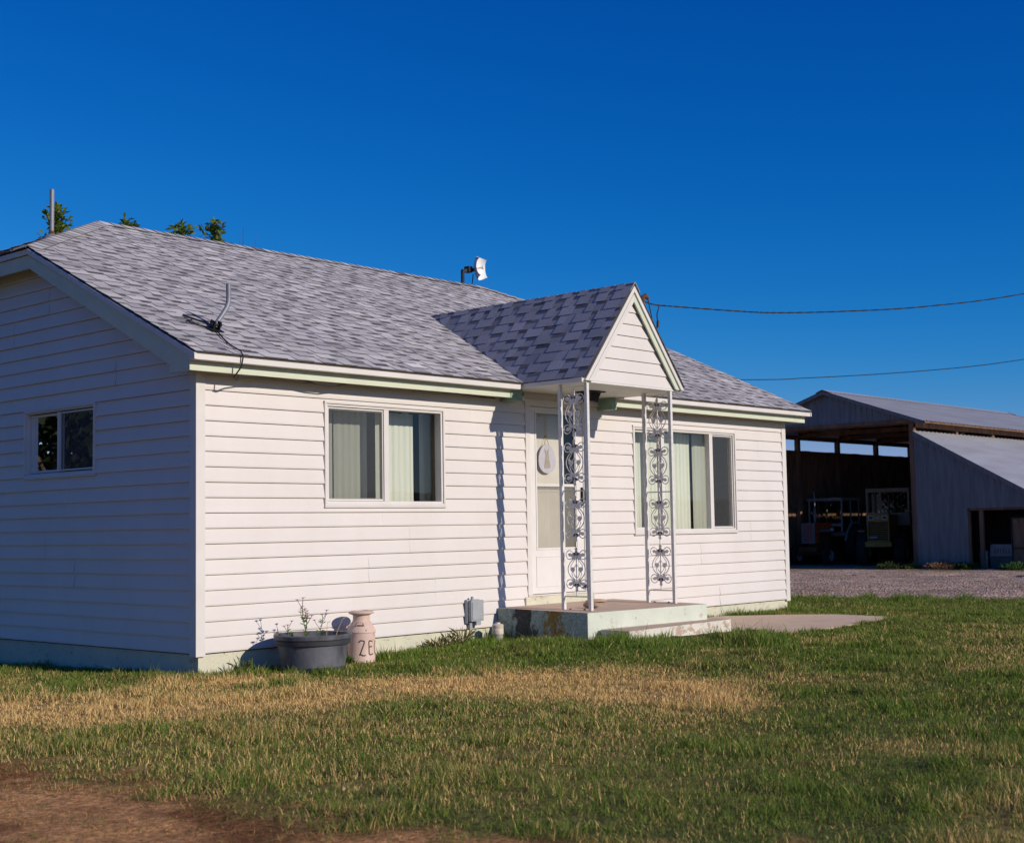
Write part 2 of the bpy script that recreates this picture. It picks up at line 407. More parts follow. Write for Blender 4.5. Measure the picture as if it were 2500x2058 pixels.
struct(grid_mesh('ground', xs, ys, gsurf, soil_mat(), ground_col))

# gravel yard
def gravel_mat():
    m, nt, out = newmat('gravel')
    b = N(nt, 'ShaderNodeBsdfPrincipled'); b.inputs['Roughness'].default_value = .9; b.inputs['Specular IOR Level'].default_value = .15
    tc = N(nt, 'ShaderNodeTexCoord'); v = N(nt, 'ShaderNodeTexVoronoi'); v.inputs['Scale'].default_value = 22
    nt.links.new(tc.outputs['Object'], v.inputs['Vector'])
    r = ramp(nt, v.outputs['Color'], [(0,(.25,.175,.125)), (.5,(.43,.31,.235)), (1,(.62,.47,.36))])
    n = noise(nt, .7, 5, .6); g = ramp(nt, n.outputs['Fac'], [(.35,(.72,.70,.68)), (.65,(1.12,1.1,1.08))])
    mx = nt.nodes.new('ShaderNodeMix'); mx.data_type = 'RGBA'; mx.blend_type = 'MULTIPLY'; mx.inputs['Factor'].default_value = 1
    nt.links.new(r.outputs['Color'], mx.inputs[6]); nt.links.new(g.outputs['Color'], mx.inputs[7]); nt.links.new(mx.outputs[2], b.inputs['Base Color'])
    bp = N(nt, 'ShaderNodeBump'); bp.inputs['Strength'].default_value = .8; bp.inputs['Distance'].default_value = .03
    nt.links.new(v.outputs['Distance'], bp.inputs['Height']); nt.links.new(bp.outputs['Normal'], b.inputs['Normal'])
    nt.links.new(b.outputs['BSDF'], out.inputs['Surface'])
    return m
gx = np.concatenate([np.arange(8.5, 22, .07), np.arange(22, 40, .14), np.arange(40, 90, 2.)])
gy = np.concatenate([np.arange(-30, -8, 1.), np.arange(-8, 14, .07), np.arange(14, 60, .8)])
def gravel_z(X, Y):
    far = sstep(45, 30, X)
    h = rng.random(X.shape)*.028*far+(fbm(X, Y, 1.1, 41)-.5)*.07*far + (fbm((.67*X-.74*Y)*.45, (.74*X+.67*Y)*2.6, 1.0, 47)-.5)*.11*far
    return ground(X, Y)+.012+h
struct(grid_mesh('gravel_yard', gx, gy, gravel_z, gravel_mat(), keep=lambda x, y: x > edge_x(y)+(fbm(x, y, 1.5, 8)-.5)*.35))

# hills far behind the photographer (seen only as reflections in the panes)
mb = MB(); hv = []
for i in range(81):
    x = -1800+45*i*1.0; z = 26+24*vnoise(np.array([x]), np.array([0.]), .004, 2)[0]+10*vnoise(np.array([x]), np.array([0.]), .017, 5)[0]
    hv.append((x, z))
vs = []; fs = []
for x, z in hv: vs += [(x, -900, -2), (x, -1050, z), (x, -1400, -2)]
for i in range(80): fs += [(3*i, 3*i+3, 3*i+4, 3*i+1), (3*i+1, 3*i+4, 3*i+5, 3*i+2)]
mb.mesh(vs, fs); struct(mb.build('hills', M['hill'], smooth=True))

# ------------------------------------------------------------------ house
S = .127; HL = 9.15; HW = 8.0; SL = .4645
def roof_z(y): return 2.435+SL*(y+.283)
house = empty('white_house', (0,0,-.15), 'white sided bungalow with grey shingle roof and small gabled entry porch', 'house')

WIN1 = (1.345, 2.86, 1.197, 2.14); DOOR = (4.045, 5.045, .0, 2.5); WIN2 = (5.88, 7.98, .885, 2.12); SWIN = (1.52, 2.775, 1.52, 2.165)

def siding(mb, T, x0, x1, k0, k1, holes=(), limits=None, ztop=1e9, seams=0, lift=.017):
    """courses k0..k1; T(x, out, z) places a point; limits(z)->(lo,hi)"""
    for k in range(k0, k1):
        za = k*S; zb = min(za+S, ztop)
        if zb <= za: break
        cuts = sorted({za, zb} | {h[2] for h in holes if za < h[2] < zb} | {h[3] for h in holes if za < h[3] < zb})
        sx = [] 
        if seams:
            r2 = random.Random(int(x0*100)+(k//2)*17)
            p = x0+r2.uniform(.8, 3.4)
            while p < x1: sx.append(p); p += r2.uniform(2.4, 3.7)
        for z0, z1 in zip(cuts[:-1], cuts[1:]):
            l, h = x0, x1
            iv = [(l, h)]
            for hx0, hx1, hz0, hz1 in holes:
                if hz0 < (z0+z1)/2 < hz1:
                    nv = []
                    for a, b in iv:
                        if hx0 > a: nv.append((a, min(b, hx0)))
                        if hx1 < b: nv.append((max(a, hx1), b))
                    iv = [(a, b) for a, b in nv if b > a+1e-4]
            for a, b in iv:
                ps = [a]+[q for q in sx if a+.05 < q < b-.05]+[b]
                for i, (p, q) in enumerate(zip(ps[:-1], ps[1:])):
                    ex = .0012*(i % 2); rp = random.Random((k//2)*31+i*7+int(x1*10)); tn = rp.uniform(.2,.8); lift_ = lift*rp.uniform(.86,1.12)
                    o0 = lift_*(1-(z0-za)/S)+ex; o1 = lift_*(1-(z1-za)/S)+ex
                    p0 = p1 = p; q0 = q1 = q
                    if limits:
                        la, ha = limits(z0); lb, hb = limits(z1)
                        p0 = max(p, la); q0 = min(q, ha); p1 = max(p, lb); q1 = min(q, hb)
                        if q0 <= p0: continue
                        if q1 < p1: p1 = q1 = (p1+q1)/2
                    # slightly bowed vinyl face, then the under lip
                    zm = z0+(z1-z0)*.12
                    om = o0*.88+o1*.12+.0025*(z0 == za)
                    pm = p0*.88+p1*.12; qm = q0*.88+q1*.12
                    mb.poly([T(p0,o0,z0), T(q0,o0,z0), T(qm,om,zm), T(pm,om,zm)], 0, tn)
                    mb.poly([T(pm,om,zm), T(qm,om,zm), T(q1,o1,z1), T(p1,o1,z1)], 0, tn)
                    if z0 == za:
                        mb.poly([T(p0,-.004,z0+.003), T(q0,-.004,z0+.003), T(q0,o0,z0), T(p0,o0,z0)])
                    if len(ps) > 2 and i % 2:
                        mb.poly([T(p,o0,z0), T(p,o0-.0012,z0), T(p,o1-.0012,z1), T(p,o1,z1)])
TF = lambda x, o, z: (x, -o, z)
TS = lambda y, o, z: (-o, y, z)
mb = MB()
siding(mb, TF, .072, HL-.072, 0, 19, [WIN1, DOOR, WIN2], ztop=2.34, seams=1)
mb.build('front_wall', M['vinyl'], house, tone=True)
def glim(z):
    lo = max(.07, (z-2.36)/SL); return lo, HW-lo
mb = MB()
siding(mb, TS, .072, HW-.07, 0, 29, [SWIN], limits=glim, ztop=3.56, seams=1)
mb.build('gable_wall', M['vinyl'], house, tone=True)
mb = MB()
siding(mb, lambda y, o, z: (HL+o, y, z), .07, HW-.07, 0, 29, limits=glim, ztop=3.56)
mb.build('gable_wall', M['vinyl'], house, tone=True)
mb = MB()
siding(mb, lambda x, o, z: (x, HW+o, z), .07, HL-.07, 0, 19, ztop=2.34)
mb.build('rear_wall', M['vinyl'], house, tone=True)

# corner posts
for cx, cy, sx, sy in ((0,0,-1,-1),(HL,0,1,-1),(0,HW,-1,1),(HL,HW,1,1)):
    mb = MB(); a = .072; o = .021
    x0, x1 = sorted((cx+sx*o, cx-sx*a)); y0, y1 = sorted((cy+sy*o, cy-sy*(-o+.002)))
    mb.box(x0, x1, *sorted((cy+sy*o, cy+sy*.001)), -.025, 2.33)
    mb.box(*sorted((cx+sx*o, cx+sx*.001)), *sorted((cy+sy*.001, cy-sy*a)), -.025, 2.33)
    mb.build('corner_trim', M['trim'], house, bevel=.003)
# starter strip and foundation
mb = MB(); mb.box(.02, 3.52, .006, .05, -.5, -.012); mb.box(5.45, HL-.02, .006, .05, -.5, -.012); mb.box(3.52, 5.45, .02, .05, -.5, 0)
mb.box(.012, .05, .05, HW, -.6, -.012); mb.box(HL-.05, HL-.012, .05, HW, -.7, -.012); mb.box(.05, HL-.05, HW-.05, HW-.01, -.7, -.012)
mb.build('foundation', M['foundation'], house)

# --- windows
def ring(mb, T, x0, x1, z0, z1, w, o0, o1, m=0, ws=None):
    wl, wr, wb, wt = ws or (w,w,w,w)
    def bx(a, b, c, d):
        vs = [T(a,o0,c), T(b,o0,c), T(b,o0,d), T(a,o0,d), T(a,o1,c), T(b,o1,c), T(b,o1,d), T(a,o1,d)]
        mb.mesh(vs, [(0,3,2,1),(4,5,6,7),(0,1,5,4),(1,2,6,5),(2,3,7,6),(3,0,4,7)], m)
    bx(x0, x1, z0, z0+wb); bx(x0, x1, z1-wt, z1); bx(x0, x0+wl, z0+wb, z1-wt); bx(x1-wr, x1, z0+wb, z1-wt)
def blk(mb, T, a, b, c, d, o0, o1, m=0):
    vs = [T(a,o0,c), T(b,o0,c), T(b,o0,d), T(a,o0,d), T(a,o1,c), T(b,o1,c), T(b,o1,d), T(a,o1,d)]
    mb.mesh(vs, [(0,3,2,1),(4,5,6,7),(0,1,5,4),(1,2,6,5),(2,3,7,6),(3,0,4,7)], m)
def blind(mb, T, x0, x1, z0, z1, back, seed):
    """vertical vanes, each a little turned"""
    rr = random.Random(seed); w = .078; x = x0
    while x < x1-.02:
        e = min(x+w+.004, x1); a = rr.uniform(.006, .022); zt = z1+rr.uniform(-.012, .004)
        cols_ = [(x, -back-a*.5), ((x+e)/2, -back+.008), (e, -back+a*.6)]
        for (xa, oa), (xb, ob) in zip(cols_[:-1], cols_[1:]):
            mb.poly([T(xa,oa,z0), T(xb,ob,z0), T(xb,ob,zt), T(xa,oa,zt)])
        x += w
def window(T, rect, mulls, sashes, panes, blinds, screens, back=.27, sw=.026, fw=.022):
    x0, x1, z0, z1 = rect
    mb = MB(); ring(mb, T, x0, x1, z0, z1, .024, -.03, .026)
    ring(mb, T, x0+.024, x1-.024, z0+.024, z1-.024, fw, -.075, .012)
    for a, b in mulls: blk(mb, T, a, b, z0+.046, z1-.046, -.06, .008)
    # sloping sill lip under the frame
    blk(mb, T, x0-.006, x1+.006, z0-.014, z0-.0005, -.01, .03)
    win = mb.build('window', M['trim'], house, bevel=.003)
    for a, b, o in sashes:
        mb = MB(); ring(mb, T, a, b, z0+.047, z1-.047, sw, o-.02, o); mb.build('sash', M['trim'], win, bevel=.002)
    for a, b, o in panes:
        mb = MB(); blk(mb, T, a, b, z0+.047, z1-.047, o-.004, o); mb.f = mb.f[1:2]; mb.m = mb.m[1:2]; mb.t = mb.t[1:2]
        mb.build('pane', M['glass'], win)
    for i, (a, b) in enumerate(blinds):
        mb = MB(); blind(mb, T, a, b, z0+.03, z1-.03, back, int(a*1000)); mb.build('blind', M['blind'], win)
    for a, b, o in screens:
        mb = MB(); ring(mb, T, a, b, z0+.05, z1-.05, .014, o-.006, o+.002); mb.build('screen_frame', M['trim'], win)
        mb = MB(); mb.poly([T(a+.014,o,z0+.064), T(b-.014,o,z0+.064), T(b-.014,o,z1-.064), T(a+.014,o,z1-.064)]); mb.build('screen', M['screen'], win)
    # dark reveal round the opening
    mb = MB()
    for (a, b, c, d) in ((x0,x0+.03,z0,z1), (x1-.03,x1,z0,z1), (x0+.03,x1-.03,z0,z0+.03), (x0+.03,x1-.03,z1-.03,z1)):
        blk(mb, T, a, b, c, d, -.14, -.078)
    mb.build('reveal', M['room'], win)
    return win
window(TF, WIN1, [(2.072,2.135)], [(1.39,2.095,-.018)], [(1.41,2.08,-.030),(2.13,2.815,-.045)],
       [(1.30,1.67),(1.70,2.10),(2.22,2.33),(2.335,2.70),(2.80,3.3)], [(1.40,2.075,-.008)])
window(TF, WIN2, [(6.43,6.49),(7.42,7.49)], [(5.925,6.45,-.018),(7.47,7.935,-.018)], [(5.94,6.44,-.030),(6.48,7.43,-.045),(7.48,7.92,-.030)],
       [(5.7,6.12),(6.24,6.75),(6.76,7.38),(7.46,7.76)], [(7.485,7.93,-.008)])
window(TS, SWIN, [(2.15,2.185)], [(2.17,2.735,-.034)], [(1.56,2.16,-.020),(2.18,2.73,-.045)], [], [(1.562,2.155,-.006)], sw=.022, fw=.014)
# rooms behind the panes
mb = MB()
mb.box(.3, HL-.3, 1.9, 2.0, -.1, 2.6); mb.box(.3, HL-.3, .1, 1.9, -.1, .0); mb.box(.25, HL-.25, .1, 7.9, 2.42, 2.5)
mb.box(3.3, 3.36, .1, 1.9, 0, 2.42); mb.box(5.3, 5.36, .1, 1.9, 0, 2.42); mb.box(3.0, 3.06, 2.0, 5, 0, 2.42)
mb.build('room_wall', M['room'], house)

# --- door
mb = MB()
ring(mb, TF, 4.045, 5.045, .285, 2.31, .055, -.06, .022, ws=(.07,.07,.0,.07))
blk(mb, TF, 4.045, 5.045, .27, .2849, -.06, .03)          # sill
dfm = mb.build('door_frame', M['trim'], house, bevel=.003)
mb = MB(); GX0, GX1, GZ0, GZ1 = 4.205, 4.86, .755, 2.18
ring(mb, TF, 4.117, 4.972, .29, 2.235, .09, -.018, .014, ws=(GX0-4.117, 4.972-GX1, GZ0-.29, 2.235-GZ1))
ring(mb, TF, GX0-.012, GX1+.012, GZ0-.012, GZ1+.012, .02, .0142, .02)
ring(mb, TF, GX0-.02, GX1+.02, .36, .68, .012, .0142, .019)
door = mb.build('door', M['door_white'], house, bevel=.003)
mb = MB(); mb.poly([TF(GX0,-.004,GZ0), TF(GX1,-.004,GZ0), TF(GX1,-.004,GZ1), TF(GX0,-.004,GZ1)]); mb.build('pane', M['doorglass'], door)
mb = MB(); blk(mb, TF, GX0, GX1, 1.405, 1.435, -.012, .006); mb.build('mid_rail', M['trim'], door)
mb = MB(); mb.poly([TF(GX0,-.012,GZ0), TF(GX1,-.012,GZ0), TF(GX1,-.012,1.405), TF(GX0,-.012,1.405)]); mb.build('screen', M['doorscreen'], door)
mb = MB(); mb.box(4.93, 4.95, -.0305, -.0145, 1.20, 1.40)
mb.tube([(4.94,-.03,1.22),(4.94,-.065,1.24),(4.94,-.065,1.36),(4.94,-.03,1.38)], .008, 8); mb.build('handle', M['dark_metal'], door)
mb = MB(); mb.box(4.955, 4.968, -.06, -.0145, .325, .36); mb.bar((4.93,-.055,.345), (4.956,-.055,.345), .012, .012); mb.build('door_stop', M['dark_metal'], door)
mb = MB(); mb.box(4.08, 4.76, .075, .115, .285, 2.25); mb.box(4.20, 4.70, .068, .0748, 1.35, 1.38); mb.box(4.18,4.70,.070,.0748,.45,1.2)
mb.build('inner_door', M['inner_door'], house, bevel=.003)
mb = MB(); mb.box(3.99, 4.079, .0225, .16, .2, 2.35); mb.box(4.99, 5.1, .0225, .16, .2, 2.35); mb.box(4.08,4.98,.0625,.16,2.24,2.35); mb.box(4.84,4.985,.15,.16,.2,2.25)
mb.build('door_jamb', M['room'], house)
# wall strip above door and painted block under it
mb = MB(); mb.box(4.045, 5.045, -.002, .02, 2.3105, 2.42); mb.build('door_header', M['trim'], house)
mb = MB(); mb.box(4.0, 5.12, -.030, .0, .15, .268); mb.build('threshold_block', M['foundation'], house, bevel=.006)

# --- roof
def shingles(mb, O, U, V, Nn, vlen, lim, e=.14, wmin=.10, wmax=.26, seed=1, thick=.006, dt=0.):
    """lim(v)->(u0,u1). real tabs: each course is a base layer with raised teeth"""
    O = Vector(O); U = Vector(U).normalized(); V = Vector(V).normalized(); Nn = Vector(Nn).normalized()
    rr = random.Random(seed)
    n = int(math.ceil(vlen/e))
    P = lambda u, v, h: O+U*u+V*v+Nn*h
    for k in range(n):
        v0 = k*e; v1 = min(v0+e, vlen)
        a0, b0 = lim(v0); a1, b1 = lim(v1)
        lo, hi = min(a0,a1), max(b0,b1)
        if hi-lo < .05: continue
        u = lo-rr.uniform(0, .15); tooth = rr.random() < .5
        while u < hi:
            w = rr.uniform(wmin, wmax) if tooth else rr.uniform(wmin*.7, wmax*.8)
            p, q = max(u, lo), min(u+w, hi)
            if q-p > .004:
                ha = thick*2.0 if tooth else thick
                t = min(1, max(0, rr.gauss(.66+dt, .10+dt*.4))) if tooth else min(1, max(0, rr.gauss(.60+dt, .11+dt*.4)))
                c = lambda x, v, h: P(min(max(x, lim(v)[0]), lim(v)[1]), v, h)
                A, B, C_, D = c(p,v0,ha), c(q,v0,ha), c(q,v1,.002+ha*.3), c(p,v1,.002+ha*.3)
                mb.poly([A,B,C_,D], 0, t)
                mb.poly([c(p,v0,-.002), c(q,v0,-.002), B, A], 0, .06+.12*rr.random())
                if tooth:
                    mb.poly([c(p,v0,0), A, D, c(p,v1,0)], 0, .05); mb.poly([B, c(q,v0,0), c(q,v1,0), C_], 0, .05)
                else:
                    # the printed shadow band of laminated shingles at the head of each cut-out
                    if rr.random() < .85:
                        zb = v0+(v1-v0)*rr.uniform(.60, .74); hb = .002+ha*.3+.0012
                        mb.poly([c(p,zb,hb+.001), c(q,zb,hb+.001), c(q,v1,hb), c(p,v1,hb)], 0, rr.uniform(.10, .26))
            u += w; tooth = not tooth
def caps(mb, A, B, Nl, Nr, w=.14, e=.14, seed=3, h=.012):
    """overlapping ridge or hip caps from A to B, folded over two slopes"""
    A = Vector(A); B = Vector(B); d = B-A; L = d.length; d.normalize(); rr = random.Random(seed)
    dl = d.cross(Vector(Nl)).normalized(); dr = d.cross(Vector(Nr)).normalized()
    up = (Vector(Nl).normalized()+Vector(Nr).normalized()).normalized()
    if dl.dot(dr) > 0: dr = -dr
    if dl.z > 0: dl = -dl
    if dr.z > 0: dr = -dr
    k = 0; s = 0
    while s < L:
        t = min(1, max(.1, rr.gauss(.62, .12))); e1 = min(s+e+.03, L+.02)
        a = A+d*s+up*(h+.012); b = A+d*e1+up*(h+.001)
        for dd in (dl, dr):
            mb.poly([a, b, b+dd*w, a+dd*w], 0, t)
            mb.poly([a, a+dd*w, a+dd*w-up*.012, a-up*.012], 0, t*.5)
        s += e; k += 1
EY = -.30; EZ = roof_z(EY)
RX0 = -.225; RX1 = HL+.225
CL = 2.36; CZ = roof_z(CL)                  # clipped gable starts here
RZ = roof_z(HW/2); RXL, RXR = 1.50, HL-1.50
slope = math.hypot(1, SL); vl = (HW/2-EY)*slope; vc = (CL-EY)*slope
def lim_main(v):
    if v <= vc: return 0, RX1-RX0
    f = (v-vc)/(vl-vc); return f*(RXL-RX0), RX1-RX0-f*(RXL-RX0)
Nf = Vector((0,-SL,1)).normalized(); Nb = Vector((0,SL,1)).normalized()
mb = MB()
shingles(mb, (RX0,EY,EZ), (1,0,0), (0,1,SL), Nf, vl, lim_main, seed=5)
shingles(mb, (RX1,HW-EY,EZ), (-1,0,0), (0,-1,SL), Nb, vl, lim_main, seed=6)
# clipped ends
hd = (RXL-RX0); hr = RZ-CZ; hs = hr/hd; hl = math.hypot(hd, hr); NL = Vector((-hs,0,1)).normalized(); NR = Vector((hs,0,1)).normalized()
wcl = HW-2*CL
limc = lambda v: (v/hl*(wcl/2), wcl-v/hl*(wcl/2))
shingles(mb, (RX0-.02,CL+wcl,CZ-.009), (0,-1,0), (1,0,hs), NL, hl, limc, seed=8)
shingles(mb, (RX1+.02,CL,CZ-.009), (0,1,0), (-1,0,hs), NR, hl, limc, seed=9)
caps(mb, (RXL,HW/2,RZ), (RXR,HW/2,RZ), Nf, Nb, seed=2)
for (p, q, na, nb) in (((RX0,CL,CZ),(RXL,HW/2,RZ),Nf,NL), ((RX0,HW-CL,CZ),(RXL,HW/2,RZ),Nb,NL), ((RX1,CL,CZ),(RXR,HW/2,RZ),Nf,NR), ((RX1,HW-CL,CZ),(RXR,HW/2,RZ),Nb,NR)):
    caps(mb, p, q, na, nb, seed=int(p[0]*10+p[1]*7))
roof = mb.build('roof', M['shingle'], house, tone=True)
# decking under the shingles
mb = MB(); d = .012; dk = lambda x, y, z: (x, y, z-d)
for (pl) in ([(RX0+.01,EY+.01,EZ),(RX1-.01,EY+.01,EZ),(RX1-.01,CL,CZ),(RXR,HW/2,RZ),(RXL,HW/2,RZ),(RX0+.01,CL,CZ)],
             [(RX1-.01,HW-EY-.01,EZ),(RX0+.01,HW-EY-.01,EZ),(RX0+.01,HW-CL,CZ),(RXL,HW/2,RZ),(RXR,HW/2,RZ),(RX1-.01,HW-CL,CZ)],
             [(RX0+.01,HW-CL,CZ),(RX0+.01,CL,CZ),(RXL,HW/2,RZ)], [(RX1-.01,CL,CZ),(RX1-.01,HW-CL,CZ),(RXR,HW/2,RZ)]):
    mb.poly([dk(*p) for p in pl])
mb.build('roof_deck', M['soffit'], roof)

# eave trim: upper drip board and fascia, front broken by the porch, plain at the back
PX0, PX1, PXA = 3.72, 5.38, 4.56; PY = -1.06; PEZ = 2.415; PAZ = 3.43
def eave(xa, xb):
    mb = MB(); zt = EZ-.016
    mb.box(xa, xb, -.288, -.205, zt-.048, zt)
    o = mb.build('drip_board', M['trim'], house, bevel=.003)
    mb = MB(); a = max(xa, RX0+.022); b = min(xb, RX1-.022)
    mb.box(a+.003, b-.003, -.2045, -.178, 2.284, zt-.001); mb.box(a+.004, b-.004, -.2068, -.2047, 2.372, 2.379)
    mb.build('fascia', M['mint'], house, bevel=.002)
    mb = MB(); mb.box(a+.03, b-.03, -.1775, -.003, 2.300, 2.312); mb.build('soffit', M['soffit'], house)
eave(RX0+.004, 3.685); eave(5.33, RX1-.004)
mb = MB(); mb.box(3.61, 3.683, -.2065, -.2046, 2.285, 2.36); mb.box(3.684, 3.80, -.203, -.0, 2.262, 2.381); mb.build('fascia_return', M['green'], house)
mb = MB(); mb.box(5.262, 5.352, -.2035, .0, 2.25, 2.41); mb.build('fascia_return', M['green'], house)
mb = MB(); mb.box(RX0, RX1, HW+.2, HW+.29, EZ-.16, EZ-.016); mb.build('fascia', M['mint'], house)
# frieze under the eave
mb = MB(); mb.box(.08, 3.66, -.0165, -.0005, 2.17, 2.185); mb.build('utility_trim', M['trim'], house)
# rakes of both gables: wide mint board, thin upper moulding, boxed return
for gx_, sg in ((RX0, -1), (RX1, 1)):
    xo = gx_-sg*.015
    xa, xb = sorted((xo, xo-sg*.026))
    xm, xn = sorted((gx_+sg*.006, gx_-sg*.0152))
    mb = MB(); mt = MB()
    for flip in (0, 1):
        ms = MB()
        Y = (lambda y: y) if not flip else (lambda y: HW-y)
        def prism(m_, xl, xr, pts):
            vs = [(xl, Y(y), z) for y, z in pts]+[(xr, Y(y), z) for y, z in pts]; n = len(pts)
            m_.mesh(vs, [tuple(range(n)), tuple(range(2*n-1, n-1, -1))]+[(i, i+n, (i+1) % n+n, (i+1) % n) for i in range(n)])
        up = lambda y: roof_z(y)-.016
        prism(mb, xa, xb, [(-.2035,2.284),(.078,2.284),(.078,2.352),(CL+.02,up(CL+.02)-.185),(CL+.02,up(CL)-.055),(-.2035,up(-.2035)-.05)])
        prism(mt, xm, xn, [(-.298,up(-.298)-.048),(CL,up(CL)-.052),(CL,up(CL)),(-.298,up(-.298))])
        prism(ms, *sorted((gx_-sg*.042, gx_-sg*.222)), [(-.15,up(-.15)-.03),(CL,up(CL)-.03),(CL,up(CL)-.018),(-.15,up(-.15)-.018)])
        ms.build('rake_soffit', M['soffit'], house)
    mb.box(xa, xb, CL+.0205, HW-CL-.0205, CZ-.20, CZ-.072)
    mt.box(xm, xn, CL+.0005, HW-CL-.0005, CZ-.068, CZ-.016)
    mb.build('rake_board', M['mint'], house, bevel=.002); mt.build('rake_moulding', M['trim'], house, bevel=.002)

# --- porch roof
ptch = (PAZ-PEZ)/(PXA-PX0); yb_top = (PAZ-2.435)/SL-.283; pl_ = math.hypot(PXA-PX0, PAZ-PEZ)
mb = MB(); YF = PY-.03
def plim(v):
    z = PEZ+(PAZ-PEZ)*v/pl_; yb = max(-.28, (z-2.435)/SL-.283)+.05
    return 0, yb-YF
NPl = Vector((-ptch,0,1)); NPr = Vector((ptch,0,1))
shingles(mb, (PX0-.012,YF,PEZ+.012), (0,1,0), (PXA-PX0,0,PAZ-PEZ), NPl, pl_, plim, e=.138, wmin=.10, wmax=.24, seed=21, thick=.0046, dt=-.15)  # dt lowers the tone: porch slope's shade put into the shingle colour
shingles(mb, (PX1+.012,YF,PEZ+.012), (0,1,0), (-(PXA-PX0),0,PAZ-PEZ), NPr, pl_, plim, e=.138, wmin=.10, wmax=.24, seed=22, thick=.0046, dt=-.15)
caps(mb, (PXA,YF-.004,PAZ+.006), (PXA,yb_top+.05,PAZ+.006), NPl, NPr, w=.125, e=.13, seed=23)
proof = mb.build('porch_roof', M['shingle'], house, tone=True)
mb = MB()
for sx in (PX0, PX1):
    mb.poly([(sx,YF+.01,PEZ-.002),(sx,-.25,PEZ-.002),(PXA,yb_top,PAZ-.01),(PXA,YF+.01,PAZ-.01)])
mb.build('roof_deck', M['soffit'], proof)
# gable face
mb = MB()
gs = lambda z: (PX0+.10+(z-PEZ)/ptch, PX1-.10-(z-PEZ)/ptch)
k = 0
zz = [PEZ-.012+.124*i for i in range(8)]
for za, zb in zip(zz[:-1], zz[1:]):
    a0, b0 = gs(za); a1, b1 = gs(zb)
    if b0 <= a0: break
    if b1 < a1: a1 = b1 = PXA
    yo = PY+.03
    mb.poly([(a0,yo-.014,za),(b0,yo-.014,za),(b1,yo,zb),(a1,yo,zb)]); mb.poly([(a0,yo,za+.002),(b0,yo,za+.002),(b0,yo-.014,za),(a0,yo-.014,za)])
mb.build('porch_gable', M['vinyl'], house, tone=True)
def vprism(mb, y0, y1, pts, m=0):
    n = len(pts); vs = [(x, y0, z) for x, z in pts]+[(x, y1, z) for x, z in pts]
    mb.mesh(vs, [tuple(range(n)), tuple(range(2*n-1, n-1, -1))]+[(i, i+n, (i+1) % n+n, (i+1) % n) for i in range(n)], m)
ins = lambda d, sg: [(PXA+sg*(PX1-PXA-d), PEZ-.02), (PXA, PAZ-d*ptch-.02)]
for sg in (-1, 1):
    def band(d0, d1, y0, y1, name, mat, zlo=PEZ-.02):
        mb = MB(); (a, za), (t, zt) = ins(d0, sg); (b, zb), (t2, zt2) = ins(d1, sg)
        vprism(mb, y0, y1, [(a, zlo), (t, zt), (t2, zt2), (b, zlo)]); return mb.build(name, mat, house, bevel=.002)
    band(-.006, .045, PY-.026, PY-.002, 'porch_rake_trim', M['trim'])
    band(.0455, .062, PY-.006, PY+.002, 'porch_rake_line', M['green'])
    band(.0625, .128, PY-.016, PY+.002, 'porch_rake_board', M['mint'] if sg > 0 else M['trim'])
# porch ceiling (beaded), side fascia boards
mb = MB(); zc = PEZ-.032
n = 18
for i in range(n):
    xa = PX0+.035+(PX1-PX0-.07)*i/n; xb = PX0+.035+(PX1-PX0-.07)*(i+1)/n
    mb.box(xa+.003, xb-.003, PY+.012, -.012, zc, zc+.012); mb.box(xa-.003, xa+.003, PY+.012, -.012, zc+.004, zc+.012)
mb.build('porch_ceiling', M['beadboard'], house)
mb = MB(); mb.box(PX0-.008, PX0+.034, PY+.002, -.21, PEZ-.036, PEZ+.008); mb.box(PX1-.034, PX1+.008, PY+.002, -.21, PEZ-.036, PEZ+.008); mb.box(PX0+.128, PX1-.128, PY+.0165, PY+.05, PEZ-.034, PEZ-.013)
mb.build('porch_fascia', M['trim'], house, bevel=.003)

